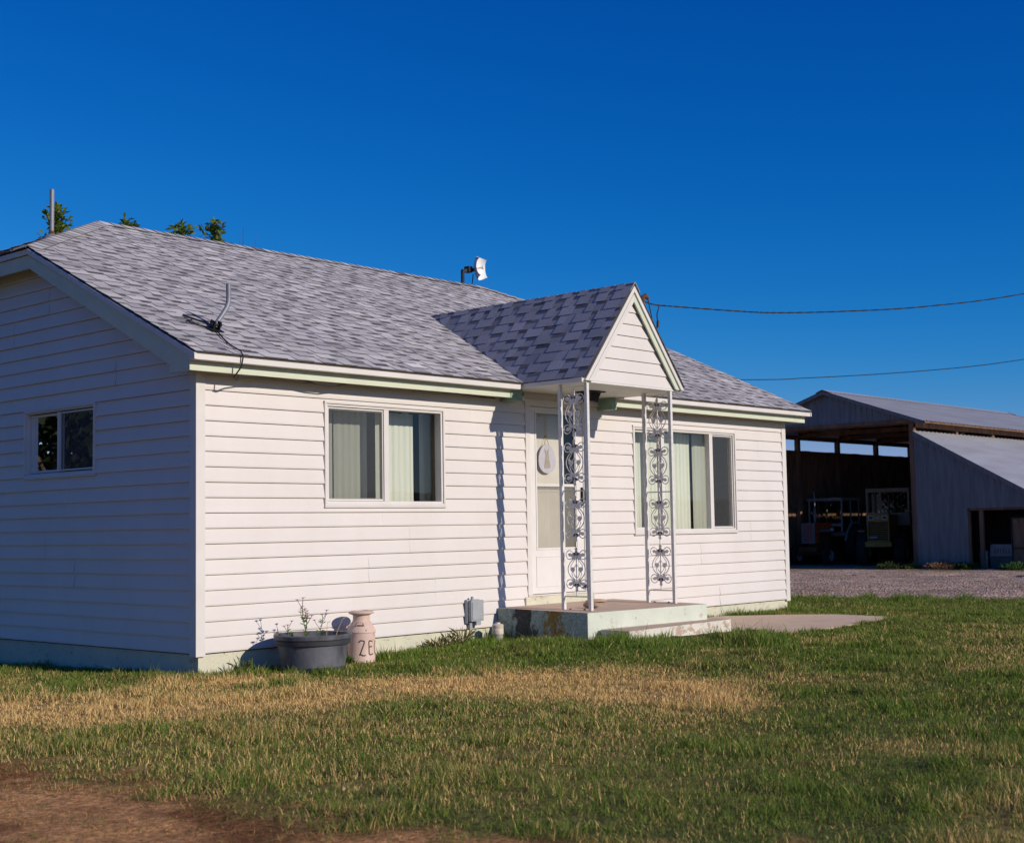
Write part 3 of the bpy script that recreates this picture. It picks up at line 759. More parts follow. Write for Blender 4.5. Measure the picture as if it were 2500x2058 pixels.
# --- porch posts with scrollwork
def arc(cy, cz, r, a0, a1, n=14): return [(cy+r*math.cos(a0+(a1-a0)*i/n), cz+r*math.sin(a0+(a1-a0)*i/n)) for i in range(n+1)]
def leafp(mb, X, cy, cz, ang, L, W, t=.007):
    c, s_ = math.cos(ang), math.sin(ang); pr = [(0,0),(.25,.42),(.5,.34),(.62,.5),(1,0),(.62,-.5),(.5,-.34),(.25,-.42)]
    q = [(cy+(a*L)*c-(b*W)*s_, cz+(a*L)*s_+(b*W)*c) for a, b in pr]
    n = len(q); vs = [(X-t/2,y,z) for y,z in q]+[(X+t/2,y,z) for y,z in q]
    mb.mesh(vs, [tuple(range(n)), tuple(range(2*n-1,n-1,-1))]+[(i,i+n,(i+1)%n+n,(i+1)%n) for i in range(n)])
def post(X, zb):
    ya, yb = -1.03, -.69; w = .036; zt = PEZ-.036
    mb = MB()
    mb.box(X-w/2, X+w/2, yb-w/2, yb+w/2, zb, zt)
    up = mb.build('porch_post', M['iron'], house, bevel=.003)
    mb = MB(); mb.box(X-w/2, X+w/2, ya-w/2, ya+w/2, zb, zt); mb.build('upright', M['iron'], up, bevel=.003)
    mb = MB(); h = .012
    for z in (.30, 1.328, 2.35):
        mb = MB(); mb.box(X-h/2, X+h/2, ya+w/2, yb-w/2, z-h/2, z+h/2); mb.build('cross_bar', M['iron'], up)
    mb = MB(); mb.box(X-w/2, X+w/2, ya+w/2+.001, yb-w/2-.001, zb, zb+.006); mb.build('foot_plate', M['iron'], up)
    mb = MB(); c = (ya+yb)/2; rd = .005
    T3 = lambda pts: [(X, y, z) for y, z in pts]
    mb.box(X-.005, X+.005, c-.005, c+.005, .30, 2.35)
    for z0, z1 in ((.36,.765), (.845,1.27), (1.39,1.82), (1.872,2.30)):
        H = z1-z0; zm = (z0+z1)/2; W = .108
        for sg in (-1, 1):
            el = [(c+sg*W*math.sin(math.pi*t)**.8, zm+(t-.5)*H*.62) for t in [i/18 for i in range(19)]]
            mb.tube(T3(el), rd, 6)
            for zz_, s2 in ((z1-H*.15, 1), (z0+H*.15, -1)):
                mb.tube(T3(arc(c+sg*.086, zz_, .044, -sg*s2*.5+(0 if sg>0 else math.pi), -sg*s2*.5+(0 if sg>0 else math.pi)+2*math.pi*.97)), rd, 6)
                leafp(mb, X, c+sg*.04, zz_-s2*.01, (0.25*s2 if sg>0 else math.pi-.25*s2), .07, .04)
            mb.tube(T3([(c+sg*.004,zm-H*.27),(c+sg*.045,zm-H*.20),(c+sg*.062,zm-H*.10),(c+sg*.045,zm-H*.03),(c+sg*.075,zm+H*.02),(c+sg*.07,zm+H*.10),(c+sg*.035,zm+H*.2),(c+sg*.004,zm+H*.28)]), rd*.8, 6)
            # inner scroll and leaves
            mb.tube(T3([(c,zm-.09),(c+sg*.03,zm-.055),(c+sg*.05,zm-.01),(c+sg*.02,zm+.03),(c,zm+.055)]), rd*.8, 6)
            leafp(mb, X, c+sg*.02, zm, (0 if sg>0 else math.pi), .06, .055)
            leafp(mb, X, c+sg*.05, zm+.09, (2.1 if sg>0 else 1.04), .075, .046)
            leafp(mb, X, c+sg*.05, zm-.09, (-2.1 if sg>0 else -1.04), .06, .036)
        for zz_, s2 in ((z1, 1), (z0, -1)):
            leafp(mb, X, c, zz_-s2*.05, s2*math.pi/2, .075, .042); leafp(mb, X, c, zz_-s2*.075, s2*math.pi/2, .05, .075)
            for sg in (-1, 1): leafp(mb, X, c, zz_-s2*.065, s2*(math.pi/2-sg*1.0), .05, .026)
    mb.build('scrollwork', M['scroll'], up)
    for y in (ya+.08, yb-.08):
        mb = MB(); mb.lathe([(.011,0),(.011,.008),(.006,.012)], (X, y, zb+.0062), 6); mb.build('bolt', M['rust'], up)
post(3.815, .166); post(5.20, .166)

# ------------------------------------------------------------------ porch slab, step, path
stoop = empty('porch_slab', (4.4,-.6,-.2), 'mint painted concrete porch slab with rust and black stains on its side', 'porch slab')
mb = MB()
FL = (3.57,-1.185); FR = (5.385,-1.30); zk, zf = .183, .162
q = [(3.57,-.032,zk),(FL[0],FL[1],zf),(FR[0],FR[1],zf-.003),(5.42,-.032,zk)]
ins_ = .0
n = len(q)
mb.poly(q, 0)
low = [(x, y, -.35) for x, y, z in q]
mb.poly([q[2],q[1],low[1],low[2]], 1); mb.poly([q[3],q[2],low[2],low[3]], 1); mb.poly([q[0],q[3],low[3],low[0]], 1)
# left face: cast as bands so its stains keep their own outline
mb.poly([q[1],q[0],low[0],low[1]], 2)
slab = mb.build('slab', [M['slab_top'], M['slab_paint'], M['slab_edge']], stoop)
step = MB()
st = [(3.72,-1.22),(3.66,-1.60),(5.52,-1.50),(5.60,-1.27)]
zs = .0
top_ = [(x, y, zs) for x, y in st]; bt = [(x, y, -.35) for x, y in st]
step.poly(top_, 1)
for i in range(4):
    j = (i+1) % 4; step.poly([top_[i], bt[i], bt[j], top_[j]], 0)
so = tag(step.build('concrete_step', [M['step_paint'], M['slab_top']], None), 'low worn concrete step with flaking white paint in front of porch slab', 'step')

# ------------------------------------------------------------------ sky, sun, camera
w = bpy.data.worlds.new('World'); sc.world = w; w.use_nodes = True
nt = w.node_tree; nt.nodes.clear()
EL = R(22.3); SUNV = Vector((.19,-1.0,.42)).normalized(); AZ = math.atan2(SUNV.x, SUNV.y)
sky = N(nt, 'ShaderNodeTexSky'); sky.sky_type = 'NISHITA'; sky.sun_disc = False
sky.sun_elevation = EL; sky.sun_rotation = AZ; sky.air_density = 1.0; sky.dust_density = .3; sky.ozone_density = 4.0; sky.altitude = 1300
# film-like deepening of the clear sky: each channel gets its own contrast
sep = N(nt, 'ShaderNodeSeparateColor'); com = N(nt, 'ShaderNodeCombineColor')
nt.links.new(sky.outputs[0], sep.inputs[0])
for ch, (pw, k, lin) in enumerate(((4.0, 13., .60), (1.3, .78, .70), (.8, .89, 0))):
    def math_(op, a, val):
        mn = N(nt, 'ShaderNodeMath', operation=op); nt.links.new(a, mn.inputs[0])
        if isinstance(val, (int, float)): mn.inputs[1].default_value = val
        else: nt.links.new(val, mn.inputs[1])
        return mn.outputs[0]
    raw = math_('MULTIPLY', sep.outputs[ch], .1)
    deep = math_('MULTIPLY', math_('POWER', raw, pw), k)
    cur = math_('MULTIPLY', deep if ch == 2 else math_('MINIMUM', deep, math_('MULTIPLY', raw, lin)), 10.)
    nt.links.new(cur, com.inputs[ch])
bg = N(nt, 'ShaderNodeBackground'); bg.inputs['Strength'].default_value = .10
wo = N(nt, 'ShaderNodeOutputWorld')
nt.links.new(com.outputs[0], bg.inputs[0]); nt.links.new(bg.outputs[0], wo.inputs[0])
sl = bpy.data.lights.new('sun', 'SUN'); sl.energy = 3.95; sl.angle = R(.5); sl.color = (1.0,.89,.755)
so_ = bpy.data.objects.new('sun', sl); COL.objects.link(so_); so_.rotation_euler = SUNV.to_track_quat('Z', 'Y').to_euler(); so_.location = SUNV*40

cam = bpy.data.cameras.new('camera'); co = bpy.data.objects.new('camera', cam); COL.objects.link(co)
F_, YAW, PIT, ROL = 3390.29, .83514064, .07653694, -.01683641
cam.sensor_width = 36; cam.lens = F_/2500*36; cam.clip_end = 9000; cam.clip_start = .05
fw = Vector((math.sin(YAW)*math.cos(PIT), math.cos(YAW)*math.cos(PIT), math.sin(PIT)))
r0 = Vector((math.cos(YAW), -math.sin(YAW), 0)); u0 = r0.cross(fw)
rv = r0*math.cos(ROL)+u0*math.sin(ROL); uv_ = -r0*math.sin(ROL)+u0*math.cos(ROL)
mw = Matrix((rv, uv_, -fw)).transposed().to_4x4(); mw.translation = Vector((-6.69434606,-9.553598,.97500565)); co.matrix_world = mw
cam.dof.use_dof = True; cam.dof.focus_distance = 13.0; cam.dof.aperture_fstop = 5.5
sc.camera = co
sc.view_settings.view_transform = 'Standard'; sc.view_settings.look = 'None'; sc.view_settings.exposure = 0; sc.view_settings.gamma = 1
#PART2

# ------------------------------------------------------------------ path
mb = MB()
def slabpoly(mb, pts, z0, z1, m=0):
    n = len(pts); vs = [(x,y,z0) for x,y in pts]+[(x,y,z1) for x,y in pts]
    mb.mesh(vs, [tuple(range(n-1,-1,-1)), tuple(range(n,2*n))]+[(i,(i+1)%n,(i+1)%n+n,i+n) for i in range(n)], m)
PATH_A = [(3.9,-1.72),(5.62,-1.22),(5.50,-.12),(5.95,-.12),(5.45,-2.22),(4.45,-2.28)]
PATH_B = [(5.98,-.12),(7.45,-.12),(8.0,-.62),(8.32,-1.15),(8.22,-1.88),(7.5,-2.05),(6.7,-2.14),(5.48,-2.22)]
slabpoly(mb, PATH_A, -.3, -.122); slabpoly(mb, PATH_B, -.3, -.118)
struct(mb.build('path', M['path']))

# ------------------------------------------------------------------ grass
def inside(x, y, poly):
    r = np.zeros(x.shape, bool); n = len(poly)
    for i in range(n):
        (x0,y0),(x1,y1) = poly[i], poly[(i+1) % n]
        c = ((y0 > y) != (y1 > y)) & (x < (x1-x0)*(y-y0)/((y1-y0) if y1 != y0 else 1e-9)+x0)
        r ^= c
    return r
PLANTER = (.85,-.44); CAN = (1.57,-.235)
def blocked(x, y):
    b = (x > -.0) & (x < HL) & (y > -.01) & (y < HW)
    b |= inside(x, y, [(3.55,0),(3.55,-1.2),(5.4,-1.32),(5.43,0)]) | inside(x, y, st) | inside(x, y, PATH_A) | inside(x, y, PATH_B)
    b |= np.hypot(x-PLANTER[0], y-PLANTER[1]) < .27; b |= np.hypot(x-CAN[0], y-CAN[1]) < .12
    return b
CX_, CY_ = -6.694, -9.554; FX, FY = math.sin(YAW), math.cos(YAW)
def scatter(n, dmin, dmax, p):
    """roots over the lawn, thinner with distance from the kerb where the photographer stood"""
    d = dmin+(dmax-dmin)*rng.random(n*2)**p
    half = .44*d+1.6
    l = (rng.random(n*2)*2-1)*half
    keep = rng.random(n*2) < half/half.max()
    d, l = d[keep][:n], l[keep][:n]
    x = CX_+FX*d+FY*l; y = CY_+FY*d-FX*l
    return x, y, d
X, Y, D = scatter(1700000, 2.9, 24.0, 1.35)
ok = ~blocked(X, Y) & (X < edge_x(Y)+.15+(fbm(X, Y, 2.2, 8)-.5)*.5) & ~((Y > 5) & (X > 0))
X, Y, D = X[ok], Y[ok], D[ok]
dry = dry_mask(X, Y); dirt = dirt_mask(X, Y)
cl = fbm(X, Y, 5.0, 61, 3); cl2 = fbm(X, Y, 1.7, 63, 3)
fnd = np.minimum(np.abs(Y+.05), 9)*(1.*(X > 0)*(X < HL))+9*((X <= 0) | (X >= HL))
fnd = np.minimum(fnd, seg_dist(X, Y, [(3.5,-.2),(3.5,-1.25),(3.75,-1.7),(4.4,-2.35)])*.8)
lush = sstep(.7, .12, fnd)*sstep(1.6, 2.6, X) + .55*sstep(.55, .1, fnd)*sstep(.2, .5, X)+ .8*sstep(1.5, .4, edge_x(Y)-X)
lush = np.clip(lush, 0, 1)
pk = (1-.80*dirt*sstep(.30, .60, 1-cl2*.9))*(.45+1.0*sstep(.34, .60, cl))
pk *= (1-.25*dry)
ok = rng.random(len(X)) < np.clip(pk, 0, 1)
X, Y, D, dry, dirt, cl, cl2, lush = [a[ok] for a in (X, Y, D, dry, dirt, cl, cl2, lush)]
n = len(X)
u = rng.random(n)
isdry = rng.random(n) < np.clip(.09+.84*dry-.5*lush*(1-.3*dry)+.45*(cl2-.5)+.3*dirt, .05, .96)
hgt = (.020+.025*rng.random(n))*(.7+.7*cl)*(1+.9*lush*(1-.4*dry))*(1-.45*dirt)
hgt *= np.where(isdry, .95, 1.05); hgt *= np.where(rng.random(n) < .02, 1.7, 1); hgt *= .75+.9*sstep(.5, .68, fbm(X, Y, 3.0, 77, 2))
edge_t = sstep(1.3, .3, edge_x(Y)-X); hgt *= 1+.25*edge_t
wid = (.0011+.0009*rng.random(n))*np.clip(D/6, .85, 2.4)
az = rng.random(n)*2*np.pi; lean = (.15+.75*rng.random(n)**1.3)*np.where(isdry, .8, 1.0)+.5*dirt*rng.random(n)
dx, dy = np.cos(az)*np.sin(lean), np.sin(az)*np.sin(lean); dz = np.cos(lean)
fa = rng.random(n)*2*np.pi; wx, wy = np.cos(fa)*wid, np.sin(fa)*wid
Z = gsurf(X, Y)-.004
th = rng.random(n) < (.09+.10*dry+.55*dirt); lean = np.where(th, 1.15+.35*rng.random(n), lean); isdry = isdry | th
hgt = np.where(th, .03+.04*rng.random(n), hgt); dx, dy, dz = np.cos(az)*np.sin(lean), np.sin(az)*np.sin(lean), np.cos(lean)
V = np.empty((n, 5, 3), np.float32)
V[:,0] = np.stack([X-wx, Y-wy, Z], 1); V[:,1] = np.stack([X+wx, Y+wy, Z], 1)
mx_, my_, mz_ = X+dx*hgt*.55, Y+dy*hgt*.55, Z+dz*hgt*.6
V[:,2] = np.stack([mx_+wx*.8, my_+wy*.8, mz_], 1); V[:,3] = np.stack([mx_-wx*.8, my_-wy*.8, mz_], 1)
dr = hgt*.45*(1+.5*lean)
V[:,4] = np.stack([mx_+dx*dr*1.5, my_+dy*dr*1.5, mz_+np.maximum(dz-.25*lean, .05)*dr], 1)
green = lerp((.065,.135,.020), (.205,.275,.042), rng.random(n)); green = lerp(green, (.16,.26,.040), np.clip(lush*1.0, 0, 1)*.75)
green = lerp(green, (.19,.165,.055), sstep(.45, .75, cl2)*.3)
straw = lerp((.58,.38,.15), (.86,.62,.27), rng.random(n)); straw = lerp(straw, (.50,.27,.115), np.clip(dirt*.85+.25*(1-dry)*rng.random(n), 0, 1))
straw = np.where(th[:, None], straw*np.array([.62,.52,.45]), straw)
Cc = np.where(isdry[:, None], straw, green)*(.75+.5*rng.random(n))[:, None]
Cv = np.repeat(Cc[:, None, :], 5, 1)
Cv[:, 4] = np.where((rng.random(n) < .35)[:, None], Cv[:, 4]*.4+np.array([.40,.30,.14])*.6, Cv[:, 4])
b0 = (np.arange(n)*5)[:, None]
tmp = np_mesh('grass', V.reshape(-1, 3), [np.concatenate([b0+0, b0+1, b0+2, b0+3], 1), np.concatenate([b0+3, b0+2, b0+4], 1)], M['grass'], Cv.reshape(-1, 3))
tmp['kind'] = 'stuff'

def leafcloud(name, pts, dirs, L, W, c0, c1, parent=None, mat=None, droop=.2):
    """small bent leaves (4 verts) at pts growing along dirs"""
    n = len(pts); pts = np.asarray(pts); dirs = np.asarray(dirs)/np.linalg.norm(dirs, axis=1)[:, None]
    r = rng.normal(size=(n, 3)); s_ = np.cross(dirs, r); s_ /= np.linalg.norm(s_, axis=1)[:, None]
    l = (L*(.6+.7*rng.random(n)))[:, None]; w_ = (W*(.6+.7*rng.random(n)))[:, None]
    mid = pts+dirs*l*.5; tip = pts+dirs*l; tip[:, 2] -= droop*l[:, 0]
    V = np.stack([pts, mid+s_*w_*.5, tip, mid-s_*w_*.5], 1).reshape(-1, 3)
    b = (np.arange(n)*4)[:, None]
    c = lerp(c0, c1, rng.random(n)); C = np.repeat(c[:, None], 4, 1).reshape(-1, 3)
    return np_mesh(name, V, [np.concatenate([b, b+1, b+2], 1), np.concatenate([b, b+2, b+3], 1)], mat or M['leaf'], C, parent)
def weed(name, x, y, rad, h, nblades, c0, c1, label, cat, W=.010, group=None, L=None, spread=.8, z=None):
    zb = gz(x, y)+.012 if z is None else z
    a = rng.random(nblades)*2*np.pi; r = rad*np.sqrt(rng.random(nblades))
    p = np.stack([x+r*np.cos(a)*.6, y+r*np.sin(a)*.6, zb+h*.55*rng.random(nblades)**1.5*(1-.5*r/rad)], 1)
    d = np.stack([np.cos(a)*spread*r/rad, np.sin(a)*spread*r/rad, .6+.6*rng.random(nblades)], 1)+rng.normal(size=(nblades,3))*.25
    o = leafcloud(name, p, d, L or h*.6, W, c0, c1)
    tag(o, label, cat, group)
    return o
weed('weed', 5.15, -2.02, .14, .10, 160, (.05,.10,.02), (.10,.17,.035), 'small leafy green weed growing in the joint of the concrete path', 'weed', .012, z=-.125)
weed('grass_tuft', .36, -.13, .10, .16, 60, (.07,.12,.02), (.20,.20,.06), 'tall grass tuft against the foundation between corner post and black planter', 'grass tuft', .008)
weed('weed', 1.27, -.36, .10, .085, 120, (.05,.10,.02), (.09,.16,.03), 'leafy green weed between the black planter and the pink milk can', 'weed', .026)
weed('weed', 2.62, -.14, .16, .15, 110, (.10,.12,.03), (.30,.24,.09), 'straggly half dry weed against the foundation below the siding seam', 'weed', .012)
weed('weed', 2.93, -.14, .12, .26, 60, (.12,.14,.03), (.36,.27,.10), 'tall dry grass stems beside the grey utility box conduit', 'weed', .007)
weed('weed', 11.15, 2.3, .22, .38, 200, (.04,.08,.02), (.08,.12,.03), 'tall weed standing at the edge of the gravel beside the house corner', 'weed', .02)

# ------------------------------------------------------------------ planter, flowers, milk can
px_, py_ = PLANTER; pz = gz(px_, py_)-.02
pl = empty('planter', (px_, py_, pz), 'round black resin half barrel planter standing against the white front wall', 'planter')
mb = MB(); mb.lathe([(.245,0),(.262,.02),(.268,.045),(.266,.06),(.292,.235),(.300,.238),(.308,.275),(.306,.283),(.322,.287),(.327,.318),(.318,.326),(.296,.322),(.290,.27)], (px_,py_,pz), 56, cap=False)
mb.poly([(px_+.25*math.cos(a*.2244), py_+.25*math.sin(a*.2244), pz+.001) for a in range(28)])
mb.build('barrel', M['planter'], pl, smooth=True)
mb = MB(); mb.lathe([(.268,.012),(.2735,.015),(.2745,.058),(.270,.062)], (px_,py_,pz), 56, cap=False); mb.build('hoop', M['planter_band'], pl, smooth=True)
mb = MB(); mb.lathe([(.302,.240),(.312,.243),(.3165,.277),(.309,.282)], (px_,py_,pz), 56, cap=False); mb.build('hoop', M['planter_band'], pl, smooth=True)
mb = MB(); mb.lathe([(0,.262),(.15,.268),(.289,.255)], (px_,py_,pz), 24, cap=False); mb.build('soil', M['soil'], pl, smooth=True)
def flower_plant(x, y, h, label, seed, heads, lean=(0,0)):
    rr = random.Random(seed); z0 = pz+.255
    P = lambda t: (x+lean[0]*t+.012*math.sin(4*t+seed), y+lean[1]*t+.012*math.cos(5*t+seed), z0+h*t)
    mb = MB(); mb.tube([P(i/8) for i in range(9)], [.0042-.0002*i for i in range(9)], 6)
    tips = [P(1)]
    for i in range(heads-1):
        t = rr.uniform(.45, .85); b = P(t); a = rr.uniform(0, 6.28); l = rr.uniform(.05, .10)
        e = (b[0]+math.cos(a)*l*.6, b[1]+math.sin(a)*l*.6, b[2]+l*.8)
        mb.tube([b, (b[0]*.5+e[0]*.5, b[1]*.5+e[1]*.5, b[2]*.6+e[2]*.4), e], .0022, 5); tips.append(e)
    o = tag(mb.build('flowering_plant', M['stem'], None, loc=(x,y,z0)), label, 'flower', 'pink flowers growing in the planter')
    n = 26; ts = np.array([rr.uniform(.02, .85)**1.4 for _ in range(n)])
    pts = np.array([P(t) for t in ts]); a = rng.random(n)*6.28
    dirs = np.stack([np.cos(a), np.sin(a), .7+0*a], 1)
    leafcloud('foliage', pts, dirs, .045, .016, (.09,.16,.03), (.17,.24,.06), o)
    for e in tips:
        mb = MB()
        for k in range(9):
            a = k/9*6.283; c, s_ = math.cos(a), math.sin(a); q = rr.uniform(.013,.018)
            E0 = Vector(e); mb.poly([E0, E0+Vector((c*q-s_*.004, s_*q+c*.004, .006)), E0+Vector((c*q*1.3, s_*q*1.3, .004)), E0+Vector((c*q+s_*.004, s_*q-c*.004, .006))])
        mb.lathe([(.0,-.006),(.0055,-.003),(.006,.003),(.0,.007)], e, 8)
        mb.build('flower', M['petal'], o)
flower_plant(px_-.07, py_-.02, .37, 'tallest pink flowering stem in the black planter', 3, 6, (-.06,.0))
flower_plant(px_+.05, py_-.03, .22, 'shorter pink flowering stem next to the tallest one in the planter', 5, 4, (.03,.02))
flower_plant(px_-.17, py_+.03, .15, 'low sparse pink flowering stem at the planter rim', 9, 3, (-.05,.03))
flower_plant(px_+.00, py_+.10, .26, 'pink flowering stem at the back of the planter nearest the wall', 12, 4, (.02,.03))
for i, (a, b, l) in enumerate((((px_+.13,py_-.02),(px_+.20,py_+.05),'short dry straw stalk leaning out of the planter'), ((px_+.21,py_-.03),(px_+.31,py_-.02),'longer dry bent stalk at the planter rim near the milk can'))):
    mb = MB(); mb.tube([(a[0],a[1],pz+.255),((a[0]*.6+b[0]*.4),(a[1]*.6+b[1]*.4),pz+.34),(b[0],b[1],pz+.40+.03*i)], [.003,.0025,.0015], 5)
    mb.tube([(b[0],b[1],pz+.40+.03*i),(b[0]+.03,b[1],pz+.41+.03*i)], .003, 5)
    tag(mb.build('dry_stalk', M['straw']), l, 'stalk')

cx, cy = CAN; cz = gz(cx, cy)-.015
can = empty('milk_can', (cx,cy,cz), 'old pink painted metal milk can with black hand painted letters', 'milk can')
mb = MB(); mb.lathe([(.118,0),(.124,.006),(.124,.020),(.121,.024),(.122,.27),(.127,.274),(.127,.286),(.122,.292),(.116,.315),(.094,.352),(.078,.372),(.074,.39),(.074,.425),(.082,.432)], (cx,cy,cz), 48, cap=False)
mb.build('body', M['can'], can, smooth=True)
mb = MB(); mb.lathe([(.078,.426),(.090,.432),(.110,.438),(.113,.446),(.107,.456),(.085,.462),(.070,.466),(.066,.458),(.0,.452)], (cx,cy,cz), 48, cap=False); mb.build('lid', M['can'], can, smooth=True)
for sg in (-1, 1):
    mb = MB(); al = math.radians(222) + (0 if sg < 0 else math.pi)
    ca, sa = math.cos(al), math.sin(al); ta, tb = -sa, ca
    P = lambda r, t, z: (cx+ca*r+ta*t, cy+sa*r+tb*t, cz+z)
    mb.tube([P(.098,-.032,.335),P(.122,-.034,.352),P(.136,-.024,.368),P(.140,0,.373),P(.136,.024,.368),P(.122,.034,.352),P(.098,.032,.335)], .0075, 8)
    mb.build('handle', M['can'], can, smooth=True)
# hand painted letters, laid on the curved side as thin brush strokes
def strokes(mb, ss, ac):
    R_ = .1226
    for s_ in ss:
        pts = []
        s_ = [(u*1.25, .142+(v-.142)*1.25) for u, v in s_]
        for (u0, v0), (u1, v1) in zip(s_[:-1], s_[1:]):
            m_ = max(2, int(math.hypot(u1-u0, v1-v0)/.008))
            pts += [(u0+(u1-u0)*i/m_, v0+(v1-v0)*i/m_) for i in range(m_)]
        pts.append(s_[-1])
        P = lambda u, v: Vector((cx+R_*math.cos(ac+u/R_), cy+R_*math.sin(ac+u/R_), cz+v))
        for (a, b), (c, d) in zip(pts[:-1], pts[1:]):
            L_ = math.hypot(c-a, d-b) or 1; nx, ny = -(d-b)/L_*.005, (c-a)/L_*.005; ex, ey = (c-a)/L_*.0025, (d-b)/L_*.0025
            mb.poly([P(a-ex+nx,b-ey+ny), P(a-ex-nx,b-ey-ny), P(c+ex-nx,d+ey-ny), P(c+ex+nx,d+ey+ny)])
ac = math.radians(228)+.34   # faces the lawn, towards the road
for ss in ([(-.052,.182),(-.040,.196),(-.014,.192),(-.012,.180),(-.040,.105),(-.046,.096),(-.034,.098),(-.022,.090),(-.004,.092)],
           [(.056,.188),(.026,.192),(.022,.182),(.023,.150),(.048,.152),(.023,.149),(.024,.104),(.034,.094),(.060,.100)],
           [(.112,.180),(.098,.188),(.084,.170),(.080,.140),(.084,.110),(.098,.096),(.112,.104)]):
    mb = MB(); strokes(mb, [ss], ac); mb.build('painted_letter', M['black_paint'], can)

# ------------------------------------------------------------------ utility box, pipe, stones, door plaque, porch light
ub = empty('utility_box', (3.2,-.02,-.1), 'grey plastic utility box with conduit on the white front wall', 'utility box')
mb = MB(); mb.box(3.105,3.285,-.052,-.016,.055,.285); mb.build('back_box', M['boxgrey'], ub, bevel=.006)
mb = MB(); mb.box(3.118,3.292,-.098,-.0525,.075,.278); mb.box(3.13,3.28,-.104,-.0985,.09,.262); mb.build('cover', M['boxgrey'], ub, bevel=.008)
mb = MB(); mb.lathe([(.016,0),(.016,.03),(.010,.036)], (3.17,-.06,.2785), 12); mb.build('fitting', M['boxgrey'], ub); mb = MB(); mb.box(3.19,3.255,-.094,-.04,.035,.0745); mb.build('jack', M['boxgrey'], ub)
mb = MB(); mb.tube([(3.145,-.05,.06),(3.145,-.052,-.02),(3.13,-.07,-.10),(3.10,-.10,-.17)], .013, 10); mb.tube([(3.165,-.05,.06),(3.16,-.06,-.03),(3.12,-.09,-.15)], .007, 8); mb.build('conduit', M['boxgrey'], ub, smooth=True)
mb = MB(); mb.lathe([(.045,0),(.05,.01),(.05,.04),(.02,.05)], (3.04,-.10,gz(3.04,-.1)-.005), 14); tag(mb.build('pipe_stub', M['pvc_dark'], None, smooth=True), 'short dark pipe stub in the ground beside the utility conduit', 'pipe')
pv = empty('cleanout_pipe', (3.36,-.22,-.2), 'short cream plastic cleanout pipe with screw cap beside the porch slab', 'pipe')
mb = MB(); mb.lathe([(.050,-.2),(.050,.0)], (3.36,-.22,-.055), 28, cap=False); mb.build('pipe', M['pvc_dark'], pv, smooth=True)
mb = MB(); mb.lathe([(.0505,-.005),(.056,0),(.056,.055),(.052,.06),(.056,.064),(.056,.088),(.048,.096),(.026,.098),(.024,.112),(.0,.114)], (3.36,-.22,-.055), 28, cap=False); mb.build('cap', M['pvc'], pv, smooth=True)
def pebble(name, x, y, z, rx, ry, rz, m, label, seed, cat='stone'):
    bm = bmesh.new(); bmesh.ops.create_icosphere(bm, subdivisions=3, radius=1)
    rr = np.random.default_rng(seed); a = rr.normal(size=3)
    for v in bm.verts:
        k = 1+.07*math.sin(3*v.co.x+a[0]*3)+.06*math.sin(4*v.co.y+a[1]*4)
        v.co = Vector((v.co.x*rx*k, v.co.y*ry*k, v.co.z*rz*k if v.co.z > 0 else v.co.z*rz*.8))
    me = bpy.data.meshes.new(name); bm.to_mesh(me); bm.free(); me.materials.append(m)
    for p in me.polygons: p.use_smooth = True
    o = bpy.data.objects.new(name, me); COL.objects.link(o); o.location = (x, y, z); o.rotation_euler = (0,0,a[2])
    return tag(o, label, cat)
M['stone2'] = pbr('stone_tan', (.50,.37,.25), (.40,.29,.19), 25, .8, .2, 60)
pebble('stone', 4.12,-.79,.166+.032,.085,.06,.04, M['stone'], 'rounded brown stone on the porch slab beside the front post', 4)
pebble('stone', 4.85,-.27,.178+.016,.12,.10,.021, M['stone2'], 'flat tan stone lying on the porch slab near the wall', 5)
pebble('stone', -2.55,-4.75,gz(-2.55,-4.75)+.008,.014,.010,.009, M['stone2'], 'small pale pebble lying in the lawn', 6)
pebble('stone', 5.02,-1.86,-.118,.03,.02,.018, M['stone'], 'tiny dark stone on the concrete path beside the step', 8)

# rabbit plaque hung on the storm door
def flat(name, pts, y0, y1, mat, parent=None):
    mb = MB(); n = len(pts); vs = [(x,y0,z) for x,z in pts]+[(x,y1,z) for x,z in pts]
    mb.mesh(vs, [tuple(range(n)), tuple(range(2*n-1,n-1,-1))]+[(i,i+n,(i+1)%n+n,(i+1)%n) for i in range(n)])
    return mb.build(name, mat, parent)
ex, ez = 4.445, 1.70
plq = empty('door_plaque', (ex,.04,ez), 'pale lavender egg shaped plaque with a tan rabbit hanging on the storm door', 'plaque')
egg = [(ex+.138*math.cos(t)*(1-.13*math.sin(t)), ez+.155*math.sin(t)) for t in [i/40*2*math.pi for i in range(40)]]
flat('plaque_board', egg, .034, .046, M['lavender'], plq)
rab = [(-.045,-.10),(.04,-.10),(.048,-.075),(.04,-.03),(.03,.0),(.026,.03),(.02,.045),(.026,.085),(.022,.105),(.012,.095),(.004,.06),(-.003,.06),(-.02,.085),(-.038,.10),(-.036,.085),(-.020,.05),(-.022,.025),(-.03,-.01),(-.036,-.04),(-.044,-.07)]
flat('rabbit_shape', [(ex-.004+x, ez+z) for x, z in rab], -.0375+.068, -.0341+.068, M['rabbit'], plq)
mb = MB(); mb.tube([(ex-.04,.042,ez+.14),(ex,.044,ez+.235),(ex+.04,.042,ez+.14)], .003, 5); mb.box(ex-.008,ex+.008,.042,.066,ez+.225,ez+.245); mb.build('cord', M['straw'], plq)
lx, ly, lz = 4.57, -.46, PEZ-.032
pl2 = empty('porch_light', (lx,ly,lz), 'dark square lantern light fixed under the porch ceiling', 'porch light')
mb = MB(); mb.box(lx-.12,lx+.12,ly-.12,ly+.12,lz-.014,lz-.0005); mb.build('base_plate', M['dark_metal'], pl2, bevel=.004)
